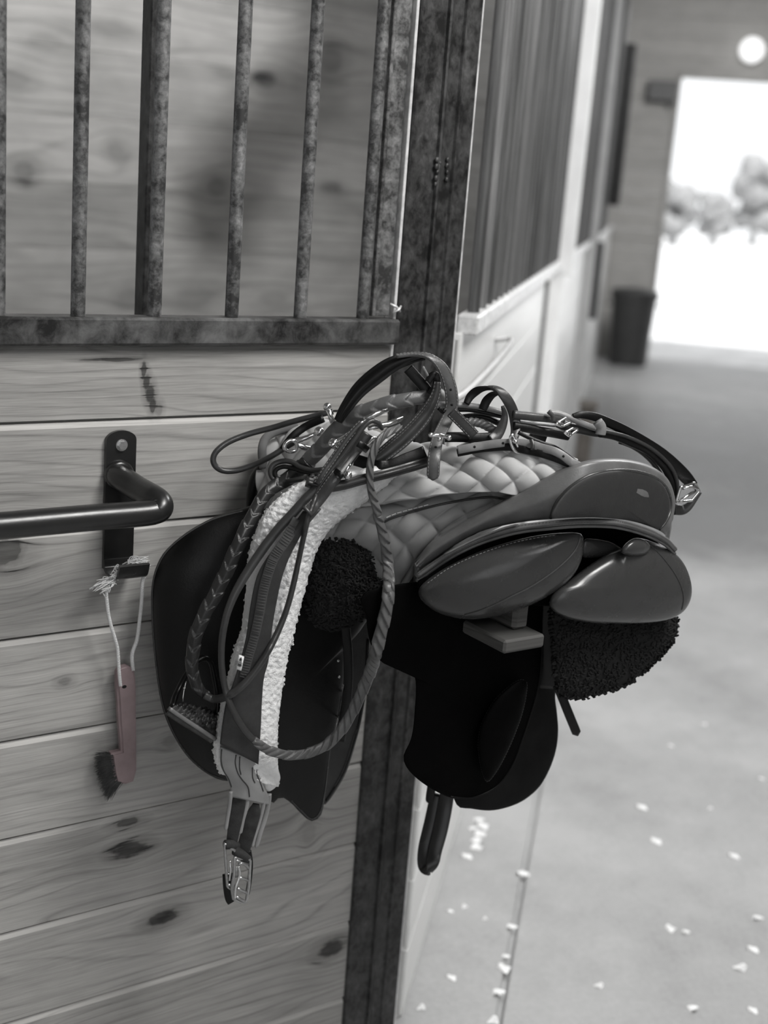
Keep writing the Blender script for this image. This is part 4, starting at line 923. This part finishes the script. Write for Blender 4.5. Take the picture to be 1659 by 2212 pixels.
# tan leather girth end with slots for the elastics
TL=[(250,545),(252,600),(255,680),(295,760),(322,830),(325,900)]
TR=[(520,650),(525,690),(545,780),(575,850),(600,900),(600,960)]
te=edges_surf(Z4,off(TL,.214,.20),off(TR,.217,.204),0,.006); te.build('girth_end',M['tan_leather'],gt)
ct=caster(te)
mb=MB()
for L in ([(262,560),(258,640),(275,710),(310,770),(332,830)],[(365,600),(360,660),(378,730),(410,780),(450,830),(462,900)],[(392,612),(390,690),(400,740)],[(482,690),(484,760),(500,800)],[(510,680),(515,740),(540,800),(560,860)]):
    mb.tube(oncast(Z4,L,6,ct,.0002),.0009,6)
mb.build('edge_crease',M['strap_leather'],gt)
for pts,w in (([(328,860,.203),(318,960,.20),(302,1060,.197),(290,1135,.195)],9),([(455,850,.205),(440,960,.203),(412,1060,.20),(390,1165,.198)],11),([(565,860,.204),(560,960,.203),(530,1080,.20),(495,1190,.198),(480,1255,.197)],9),([(602,880,.202),(598,930,.20),(575,1040,.197),(540,1150,.195),(508,1262,.193)],11)):
    mkstrap('tongue_edge',Z4,pts,M['tan_leather'],gt,w=w,th=.004,kind='dome',taper='end')
simple('elastic_dark',.028,.8,bump=(600,.4,.001),var=(80,.3))
mkstrap('elastic',Z4,[(395,865,.201,18),(385,930,.20,30),(362,1050,.198,31),(345,1160,.195,26),(332,1240,.193,24)],M['elastic_dark'],gt,th=.003)
mkstrap('elastic',Z4,[(508,950,.201,14),(495,1010,.20,28),(468,1100,.198,31),(440,1200,.195,30),(412,1290,.193,30)],M['elastic_dark'],gt,th=.003)
# roller loops and buckles
for Z,a,b in ((C5,(300,370,.198),(505,400,.195)),(C5,(480,480,.202),(700,640,.198))):
    mb=MB(); P=P3(Z,cat([a,((a[0]+b[0])/2,(a[1]+b[1])/2-18,a[2]),b],5)); mb.tube(P,.0065,12); mb.build('roller_loop',M['elastic_dark'],gt)
mkstrap('billet_end',C5,[(360,900,.185),(370,1100,.185),(400,1300,.185),(440,1380,.185)],M['black_leather'],gt,w=26,th=.004)
mkstrap('keeper_leather',C5,[(730,480,.188),(760,700,.186),(740,1000,.184),(700,1250,.184)],M['black_leather'],gt,w=10,th=.003)
def frame_(Z,pts,w,th,mat,nm='buckle',par=None,k=1,closed=True):
    mb=MB(); P=P3(Z,cat(pts,3,closed) if k==0 else pts); 
    if k: P=resamp(P,48,closed=True)
    mb.tube(P,w,8,closed=True); return mb.build(nm,mat,par)
simple('dull_steel',.42,.32,metal=.85,var=(150,.2))
bA=frame_(C5,[(290,350,.200),(320,800,.199),(345,1120,.199),(430,1180,.199),(455,1000,.201),(470,700,.203),(480,480,.203)],.0021,0,M['dull_steel'],par=gt)
bB=frame_(C5,[(470,600,.205),(460,900,.205),(420,1150,.204),(450,1340,.203),(580,1400,.202),(680,1400,.202),(725,1100,.202),(750,640,.203)],.0023,0,M['dull_steel'],par=gt)
mb=MB()
for L in ([(390,660,.203),(400,830,.203),(380,1010,.203)],[(345,880,.201),(430,900,.202)],[(350,1080,.201),(430,1100,.202)]): mb.tube(P3(C5,L),.0018,8)
mb.build('tongue',M['bright_steel'],bA)
mb=MB()
mb.tube(P3(C5,cat([(540,760,.209),(560,860,.2095),(550,960,.210),(500,1100,.211),(480,1200,.211),(480,1330,.208)],5)),.0016,8); mb.build('tongue',M['bright_steel'],bB)
mb=MB()
for L in ([(540,720,.206),(600,700,.207),(680,740,.205),(720,800,.204)],[(560,960,.205),(640,980,.204),(700,1010,.203)],[(520,1150,.204),(600,1190,.204),(690,1240,.203)],[(500,1300,.204),(580,1350,.204),(650,1390,.203)],[(500,650,.205),(600,690,.204),(700,720,.203)],[(510,760,.206),(500,950,.206)]): mb.tube(P3(C5,L),.0021,8)
mb.build('cross_bar',M['dull_steel'],bB)
# ================================================================= BRIDLE
br=thing('bridle','dark leather bridle with plaited reins and steel bit heaped over the quilted pad','bridle',tuple(at(880,960,.27)))
_V=[];_F=[]
for q_ in (up_,lo_,gm,ds,fl_,mf,te,ff,sf):
    n0_=len(_V); _V+=[tuple(v) for v in np.vstack(q_.V).tolist()]; _F+=[tuple(i+n0_ for i in f) for f in q_.F]
DR[0]=BVHTree.FromPolygons(_V,_F); del _V,_F
leather('crown_leather',.085,.33)
SL=M['strap_leather']; BL=M['black_leather']; GL=M['grey_strap_leather']
# loop that sticks out to the left over the boards
mkstrap('looped_strap',Z1,[(800,412,.15),(700,436,.14),(560,472,.12),(440,508,.10),(300,545,.085),(180,592,.08),(108,645,.08),(84,695,.08),(100,740,.082),(150,766,.085),(230,762,.09),(330,728,.10),(430,680,.12),(510,630,.13),(600,575,.15)],SL,br,w=13,th=.006,kind='dome')
mkstrap('looped_strap',Z1,[(500,640,.13),(560,560,.135),(640,500,.14),(740,455,.16)],BL,br,w=17,th=.005)
# crown loop, back half (inner face, padded) and front half with holes
co,_=mkstrap('crown_loop',Z1,[(830,470,.225,20),(880,385,.23,27),(960,280,.235,34),(1060,195,.245,38),(1160,128,.255,34),(1260,98,.265,24,30),(1350,88,.275,15,55)],BL,br,kind='padded',th=.004)
fo,_=mkstrap('crown_strap',Z1,[(1180,82,.262,8,70),(1280,72,.272,10,65),(1370,84,.285,16,48),(1440,135,.293,22,22),(1482,205,.297,26,5),(1505,290,.30,28),(1510,370,.30,28),(1490,440,.30,27),(1458,505,.305,26),(1430,560,.315,25),(1412,630,.325,27),(1402,710,.335,28),(1396,822,.335,28)],M['crown_leather'],br,th=.004,lift=.014,stitch=(.8,-.8),taper='end',holes=(.41,.50,.585,.84))
# noseband with padded rolled centre
mkstrap('noseband',C2,[(915,470,.295,15),(900,590,.295,20),(850,720,.295,26),(765,860,.29,32),(650,1000,.288,35),(520,1130,.285,36),(390,1240,.28,36),(280,1330,.275,34),(180,1400,.27,30)],SL,br,kind='padded',th=.004,stitch=(.78,-.78,.5),lift=0.012)
mkstrap('inner_strap',C2,[(560,310,.26),(640,400,.265),(720,490,.27),(800,590,.275)],BL,br,w=24,th=.005)
mkstrap('inner_strap',C2,[(740,290,.285,5),(790,380,.285,5),(830,460,.285,5)],GL,br,th=.003)
mkstrap('inner_strap',C2,[(800,470,.285),(840,400,.287),(885,385,.289),(905,440,.29),(880,540,.288),(820,620,.285)],BL,br,w=16,th=.005)
mkstrap('keeper_strap',C2,[(1080,830,.315),(1180,930,.318),(1270,1020,.322),(1350,1110,.326)],SL,br,w=25,th=.004,stitch=(.75,-.75),lift=0.014)
mkstrap('band_edge',C2,[(930,790,.30),(975,830,.30),(1000,800,.30)],BL,br,w=8,th=.004)
# buckle below the crown strap
mb=MB(); mb.tube(P3(C2,[(820,1105,.335),(940,1110,.337),(1065,1135,.337)]),.0030,10); mb.ball(P3(C2,[(1050,1138,.338)])[0],.0034,10,8); mb.ball(P3(C2,[(935,1155,.338)])[0],.0030,10,8); mb.ball(P3(C2,[(830,1105,.336)])[0],.003,10,8); mb.build('buckle',M['bright_steel'],br)
# long holed strap lying on the quilting
mkstrap('holed_strap',C3,[(-60,950,.335),(80,925,.345),(240,898,.355),(400,876,.368),(560,866,.380),(700,868,.392),(820,885,.402),(940,925,.412),(1080,962,.425),(1190,1020,.433),(1290,1095,.44),(1400,1150,.44)],GL,br,w=18,th=.0045,holes=(.135,.32,.835),lift=0.006)
mkstrap('under_strap',C3,[(-60,985,.315),(250,930,.34),(550,915,.365),(760,955,.38),(950,1000,.40),(1120,1055,.415),(1280,1120,.43)],BL,br,w=17,th=.005)
mkstrap('thin_strap',C3,[(660,740,.37),(800,810,.38),(950,870,.39),(1100,920,.40),(1240,1010,.42),(1380,1110,.43)],BL,br,w=9,th=.004)
bk=frame_(C3,[(585,770,.384),(562,820,.384),(580,890,.387),(620,960,.39),(690,990,.392),(650,900,.39),(618,820,.386)],.0019,0,M['bright_steel'],par=br,k=0)
mb=MB(); mb.tube(P3(C3,[(600,840,.388),(640,862,.393)]),.0022,8); mb.build('tongue',M['bright_steel'],bk)
mkstrap('keeper',C3,[(815,830,.405),(835,890,.409),(830,945,.409)],SL,br,w=9,th=.005,lift=0.016)
# second, smaller loop
mkstrap('browband_loop',C3,[(40,400,.30,14,0),(90,310,.30,18),(170,245,.305,18,20),(270,215,.315,10,45),(370,215,.325,7,65)],BL,br,th=.004)
mkstrap('browband_loop',C3,[(235,470,.31,18),(280,370,.312,20),(345,300,.316,16,20),(420,270,.32,8,50)],BL,br,th=.004)
mkstrap('browband',C3,[(300,205,.318,7,65),(390,220,.326,14,45),(475,280,.333,21,20),(550,385,.338,23),(600,500,.34,23),(625,620,.343,23),(628,730,.348,21),(600,840,.355,18)],SL,br,th=.0045)
mkstrap('browband_inner',C3,[(475,430,.335,8),(500,540,.335,14),(470,660,.335,20),(410,770,.335,24),(340,830,.335,24)],SL,br,th=.004)
# strands running between the loops
mkstrap('cheek_strap',C2,[(780,760,.28),(960,740,.285),(1150,745,.29),(1350,760,.30),(1520,790,.31),(1700,835,.32)],GL,br,w=13,th=.006,kind='dome')
mkstrap('cheek_strap',C2,[(1100,800,.285),(1300,800,.295),(1500,840,.305),(1700,880,.315)],BL,br,w=12,th=.006,kind='dome')
mkstrap('cheek_strap',C2,[(1180,900,.28),(1350,880,.29),(1500,900,.30),(1640,960,.31)],BL,br,w=14,th=.006,kind='dome')
mkstrap('cheek_strap',C2,[(1000,1130,.30),(1200,1130,.31),(1400,1140,.32),(1600,1130,.33)],BL,br,w=22,th=.006)
P,w_,t_=smoothpath(C2,[(1230,960,.30),(1350,950,.305),(1470,980,.31),(1600,1060,.32)],8,w=16); mb=MB(); rope(mb,P,.0055,.02,3,.62); mb.build('twisted_cord',M['plait_leather'],br)
mkstrap('lower_band',Z1,[(640,830,.235),(760,862,.245),(860,850,.255),(1000,812,.27),(1150,775,.29),(1290,735,.30),(1400,700,.31)],SL,br,w=22,th=.006,kind='padded')
mkstrap('lower_band',Z1,[(930,700,.25),(1100,740,.27),(1250,690,.29),(1350,650,.30)],BL,br,w=26,th=.004)
# bundle of straps running right and over the cantle
mkstrap('cheekpiece',C3,[(600,530,.345),(760,545,.35),(900,560,.355),(1080,578,.36),(1200,600,.363)],SL,br,w=19,th=.006,kind='dome')
mkstrap('cheekpiece',C3,[(600,665,.345),(760,690,.35),(920,725,.355),(1080,750,.36),(1260,785,.365)],BL,br,w=20,th=.006,kind='dome')
mkstrap('cheekpiece',C3,[(600,600,.343),(760,625,.348),(900,645,.353),(1100,665,.357)],GL,br,w=6,th=.004,kind='dome')
mkstrap('strap_stub',C3,[(830,740,.345),(900,790,.345),(985,820,.345)],BL,br,w=22,th=.004)
mkstrap('keeper',C3,[(1020,490,.366),(1075,545,.370),(1080,610,.372)],SL,br,w=10,th=.005,lift=0.016)
mkstrap('headpiece',C3,[(1040,505,.355),(1150,520,.36),(1300,580,.37),(1440,640,.375),(1580,690,.38),(1690,700,.38)],GL,br,w=13,th=.005,kind='dome')
mkstrap('headpiece',C3,[(1120,620,.35),(1260,680,.36),(1400,700,.365),(1540,730,.37),(1690,745,.372)],SL,br,w=22,th=.006,kind='dome')
mkstrap('headpiece',C4,[(-130,215,.37,10),(-20,200,.375,16),(140,225,.38,19),(320,300,.385,21),(500,388,.387,22),(690,495,.39,22),(860,600,.39,22),(1000,710,.39,24),(1120,830,.39,27),(1220,940,.39,28),(1310,1040,.39,22)],BL,br,th=.005)
mkstrap('headpiece',C4,[(200,385,.392),(350,415,.392),(500,455,.392),(660,520,.392),(820,610,.392),(950,715,.392),(1050,830,.39),(1110,960,.388),(1125,1090,.386),(1110,1220,.384)],SL,br,w=9,th=.005,kind='dome')
mkstrap('headpiece',C4,[(200,420,.388),(380,455,.388),(560,530,.388),(740,610,.388),(880,720,.386),(990,850,.384),(1050,990,.382),(1070,1150,.38)],BL,br,w=18,th=.006,kind='dome')
mkstrap('headpiece',C4,[(440,520,.38),(580,575,.38),(700,650,.38),(800,740,.378),(880,840,.376),(950,960,.374)],SL,br,w=11,th=.005,kind='dome')
mkstrap('keeper',C4,[(170,280,.40),(215,350,.402),(205,435,.402)],GL,br,w=22,th=.007,kind='dome',lift=0.016)
mkstrap('cheek_end_loop',C4,[(1090,1330,.375,24),(1180,1335,.378,22),(1250,1300,.382,18),(1330,1210,.386,12),(1395,1120,.39,9)],SL,br,th=.006)
bk=frame_(C4,[(1165,1060,.396),(1330,1010,.398),(1385,1110,.398),(1290,1225,.397),(1110,1245,.396)],.0019,0,M['bright_steel'],par=br)
mb=MB(); mb.tube(P3(C4,[(1190,1075,.398),(1290,1060,.40),(1360,1080,.40)]),.0026,8); mb.tube(P3(C4,[(1340,1110,.40),(1240,1170,.40),(1150,1230,.399)]),.0024,8); mb.build('tongue',M['bright_steel'],bk)
for pts in ([(1110,640,.374),(1180,670,.375),(1290,620,.376),(1220,570,.375)],[(1215,745,.376),(1270,785,.377),(1375,705,.378),(1310,690,.377)]):
    bk=frame_(C3,pts,.0018,0,M['bright_steel'],par=br)
    mb=MB(); a,b=pts[1],pts[3]; mb.tube(P3(C3,[(a[0]-50,a[1]-60,a[2]),(a[0]+30,a[1]-30,a[2]+.002)]),.0015,8); mb.build('tongue',M['bright_steel'],bk)
# folded loop lower left
mkstrap('folded_strap',C1,[(880,1075,.22),(740,1085,.20),(600,1045,.18),(500,985,.165),(390,975,.155),(290,1010,.15),(245,1080,.15),(265,1165,.152),(340,1215,.158),(470,1215,.17),(640,1180,.19),(860,1130,.22)],SL,br,w=12,th=.006,kind='dome')
mkstrap('folded_strap',C1,[(880,1095,.215),(700,1110,.195),(520,1060,.17),(400,1040,.16),(310,1080,.155),(310,1150,.156),(400,1190,.16)],BL,br,w=10,th=.005)
# thick plaited hand part of the reins, shade put into a darker leather below
pth=[(1400,320,.275,30),(1280,335,.272,31),(1180,352,.265,32),(1060,385,.25,34),(960,425,.235,36),(880,475,.22,37),(820,530,.21,37),(760,590,.20,36),(710,650,.19,36),(650,710,.18,36)]
P,w_,t_=smoothpath(Z1,pth,8); P=drape(P,.016); mb=MB(); laced(mb,P,w_*.95,t_,.021); mb.build('plaited_rein',M['plait_leather'],br)
A_=[(px(Z1,p)+p[2:]) for p in [(650,710,.18,36),(560,790,.165,34),(470,850,.16,32),(400,900,.165,30),(345,990,.172,30),(290,1090,.18,31)]]+[(px(Z3,p)+p[2:]) for p in [(605,190,.188,32),(550,310,.19,33),(505,410,.19,33),(450,520,.19,33),(400,610,.19,33),(355,710,.19,32),(330,800,.19,32),(318,900,.19,30),(325,990,.19,28),(355,1065,.193,26),(410,1120,.196,20)]]
P,w_,t_=smoothpath(ZF,A_,8); P=drape(P,.012); mb=MB(); laced(mb,P,w_*.92,t_,.019); mb.build('plaited_rein',M['shaded_plait_leather'],br)
# smooth part of that rein sweeping right and up
A_=[(px(Z3,p)+p[2:]) for p in [(390,1110,.20,17),(450,1135,.206,18),(530,1115,.222,18),(610,1060,.232,17),(690,970,.238,16),(770,850,.242,15),(835,720,.246,14),(885,590,.25,13),(925,440,.254,13),(955,300,.258,12),(985,160,.262,12),(1015,40,.265,12)]]+[(px(Z1,p)+p[2:]) for p in [(690,940,.27,12),(725,850,.275,12),(790,760,.28,12),(860,670,.285,12),(920,590,.29,12),(985,500,.293,12),(1030,468,.294,12),(1070,480,.294,12),(1090,510,.29,10)]]
mkstrap('smooth_rein',ZF,A_,SL,br,th=.006,kind='dome',lift=0.004)
# other rein: flat, then twisted
A_=[(px(Z1,p)+p[2:]) for p in [(800,760,.255,18),(720,850,.25,19),(640,930,.25,20),(560,1020,.25,21)]]+[(px(Z3,p)+p[2:]) for p in [(840,110,.25,21),(750,225,.247,21),(655,365,.245,20),(578,495,.242,18),(528,620,.24,16),(500,750,.238,15),(492,880,.236,14),(502,1000,.234,14),(520,1090,.232,14),(548,1170,.23,14),(590,1255,.228,15),(640,1330,.226,15),(700,1395,.226,14)]]
mkstrap('smooth_rein',ZF,A_,SL,br,th=.005,kind='dome',lift=0.004)
A_=[(px(Z3,p)+p[2:]) for p in [(685,1375,.228,17),(740,1420,.228,21),(820,1455,.228,22),(920,1470,.228,22),(1030,1450,.232,23),(1130,1400,.238,24),(1215,1310,.244,25),(1280,1200,.25,26),(1335,1080,.256,27),(1385,960,.262,28),(1420,840,.268,28),(1450,720,.274,28),(1478,600,.28,28),(1492,480,.286,27),(1490,350,.29,26),(1475,230,.294,24),(1450,120,.296,22),(1425,40,.296,20)]]+[(px(Z1,p)+p[2:]) for p in [(1065,1010,.298,20),(1040,930,.298,18),(1022,850,.298,17),(1020,770,.298,17),(1030,690,.298,18),(1060,610,.298,18),(1110,550,.296,18),(1200,505,.29,16)]]
P,w_,t_=smoothpath(ZF,A_,8); P=drape(P,.012); mb=MB(); laced(mb,P,w_*.92,t_,.0155,amp=.0036,dome=.55,skew=.7); mb.build('twisted_rein',M['plait_leather'],br)
# cheekpiece with keepers lying diagonally
mkstrap('cheek_billet',C1,[(1400,640,.27),(1300,790,.27),(1190,930,.27),(1080,1080,.268),(960,1240,.265),(860,1380,.26),(760,1500,.255),(680,1580,.25)],SL,br,w=27,th=.005,stitch=(.8,),kind='flat',lift=0.012)
mkstrap('cheek_billet',C1,[(1330,520,.285),(1250,600,.284),(1150,720,.283),(1060,850,.282),(970,980,.28),(880,1110,.278),(800,1240,.27)],SL,br,w=16,th=.005,stitch=(.7,-.7),kind='dome',lift=0.012)
mkstrap('cheek_billet',C1,[(1280,860,.28),(1180,990,.28),(1080,1120,.278),(1000,1220,.276),(930,1290,.272)],GL,br,w=9,th=.004,kind='dome',lift=0.012)
mkstrap('keeper',C1,[(1290,760,.288),(1340,790,.29),(1390,830,.286)],BL,br,w=16,th=.007,lift=0.016)
mkstrap('keeper',C1,[(1025,1090,.284),(1065,1120,.286),(1100,1160,.282)],BL,br,w=12,th=.007,lift=0.016)
mkstrap('billet_tip',C1,[(760,1380,.255),(700,1470,.253),(650,1560,.252)],BL,br,w=22,th=.005,taper='end')
# bit
bt=MB(); bt.tube(P3(Z1,[(570,592,.165),(650,565,.17),(735,532,.178)]),[.0042,.0034,.0030],12); bt.ball(P3(Z1,[(718,532,.18)])[0],.0068,14,10)
bt.tube(P3(Z1,[(580,600,.165),(620,625,.165),(680,640,.17)]),[.003,.004,.005],10)
b0=bt.build('bit',M['bright_steel'],br)
bt=MB(); P=P3(Z1,cat([(545,585,.165),(515,605,.165),(512,635,.165),(540,652,.165),(575,645,.165),(585,615,.167),(570,588,.167)],4,True)); bt.tube(P,.0026,10,closed=True); bt.build('bit_ring',M['bright_steel'],b0)
bt=MB(); bt.tube(P3(Z1,[(767,388,.16),(780,430,.165),(800,480,.172)]),[.0034,.0032,.004],12); bt.ball(P3(Z1,[(765,384,.16)])[0],.0056,14,10); bt.build('bit_shank',M['bright_steel'],b0)
bt=MB(); bt.tube(P3(Z1,[(805,604,.25),(860,575,.255),(925,535,.262)]),[.0036,.0036,.003],12); bt.ball(P3(Z1,[(804,603,.252)])[0],.0068,14,10); bt.build('bit_shank',M['bright_steel'],b0)
bt=MB(); bt.tube(P3(Z1,[(1010,512,.285),(1060,500,.287),(1130,488,.288),(1215,450,.289)]),[.003,.0036,.0036,.003],12); bt.build('bit_shank',M['bright_steel'],b0)
bt=MB(); bt.tube(P3(Z1,[(985,455,.262),(1050,430,.264),(1125,402,.266)]),[.003,.0042,.003],12); bt.build('bit_shank',M['bright_steel'],b0)
bt=MB(); bt.tube(P3(Z1,[(900,730,.285),(880,760,.287),(888,790,.289)]),.0022,8); bt.ball(P3(Z1,[(888,792,.29)])[0],.0056,14,10); bt.build('curb_hook',M['bright_steel'],b0)
bt=MB()
for a,b in (((780,610),(820,640)),((1000,600),(1060,570)),((1020,620),(1075,590)),((940,510),(1000,470))): bt.tube(P3(Z1,cat([(*a,.262),((a[0]+b[0])/2,(a[1]+b[1])/2-12,.266),(*b,.262)],4)),.0024,8)
bt.build('curb_chain',M['bright_steel'],b0)
# ================================================================= CAMERA, LIGHT
sc=bpy.context.scene
cd_=bpy.data.cameras.new('camera'); cam=bpy.data.objects.new('camera',cd_); C.objects.link(cam); sc.camera=cam
cd_.sensor_fit='VERTICAL'; cd_.sensor_height=36.; cd_.sensor_width=27.; cd_.lens=FPX/H*36.
mat=Matrix.Identity(4)
X=RM@np.array([1,0,0]); Y=RM@np.array([0,-1,0]); Zb=RM@np.array([0,0,-1])
for i in range(3): mat[i][0]=X[i];mat[i][1]=Y[i];mat[i][2]=Zb[i];mat[i][3]=CAM[i]
cam.matrix_world=mat; cd_.clip_start=.02; cd_.clip_end=500
cd_.dof.use_dof=True; cd_.dof.focus_distance=1.70; cd_.dof.aperture_fstop=2.9
w=bpy.data.worlds.new('sky'); sc.world=w; w.use_nodes=True; bg=w.node_tree.nodes['Background']; bg.inputs[0].default_value=(.97,.985,1,1); bg.inputs[1].default_value=WORLD
def area(name,loc,aim,size,power,col=(1,1,1),sy=None):
    l=bpy.data.lights.new(name,'AREA'); l.energy=power; l.size=size; l.color=col
    if sy: l.shape='RECTANGLE'; l.size_y=sy
    o=bpy.data.objects.new(name,l); C.objects.link(o); o.location=loc; d=Vector(aim)-Vector(loc); o.rotation_euler=d.to_track_quat('-Z','Y').to_euler(); return o
area('ceiling_light',(1.0,.95,2.95),(.0,1.7,1.25),.7,KEY,(1,.99,.97))
l=bpy.data.lights.new('stall_fill','SPOT'); l.energy=STL; l.spot_size=math.radians(100); l.spot_blend=.4; l.shadow_soft_size=.022  # unseen spot added to brighten the inner boards and throw the brace shadow
o=bpy.data.objects.new('stall_fill',l); C.objects.link(o); o.location=tuple(O1-N1*1.3+D1*.2+np.array([0,0,3.3])); o.rotation_euler=(Vector(O1-N1*2.6-D1*.2+np.array([0,0,1.9]))-o.location).to_track_quat('-Z','Y').to_euler()
area('aisle_fill',(1.9,5.5,3.35),(.7,5.4,.6),1.0,AIS,sy=3.)  # added fill that keeps the aisle floor and boards bright
area('aisle_fill',(1.6,-1.2,3.35),(1.6,-1.1,0),1.0,AIS*.5,sy=2.)  # second added fill, behind the camera
area('wall_fill',(1.7,3.6,3.2),(.35,3.2,1.0),.5,AIS*.6,sy=.9)  # fill added to brighten the pale aisle boards
area('end_fill',(2.6,10.2,3.35),(2.8,12.,1.),.8,AIS*.9,sy=1.6)  # fill added to brighten the far end wall
l=bpy.data.lights.new('sun','SUN'); l.energy=5.; l.angle=.02; o=bpy.data.objects.new('sun',l); C.objects.link(o); o.rotation_euler=Vector((.085,.49,-.866)).to_track_quat('-Z','Y').to_euler()
sc.view_settings.view_transform='Standard'; sc.view_settings.look='None'; sc.view_settings.gamma=1.; sc.view_settings.exposure=EXPO
sc.view_settings.use_curve_mapping=False
sc.cycles.use_denoising=True; sc.cycles.max_bounces=4; sc.cycles.diffuse_bounces=3; sc.cycles.glossy_bounces=3; sc.cycles.use_adaptive_sampling=True; sc.cycles.adaptive_threshold=.05; sc.cycles.sample_clamp_indirect=4.
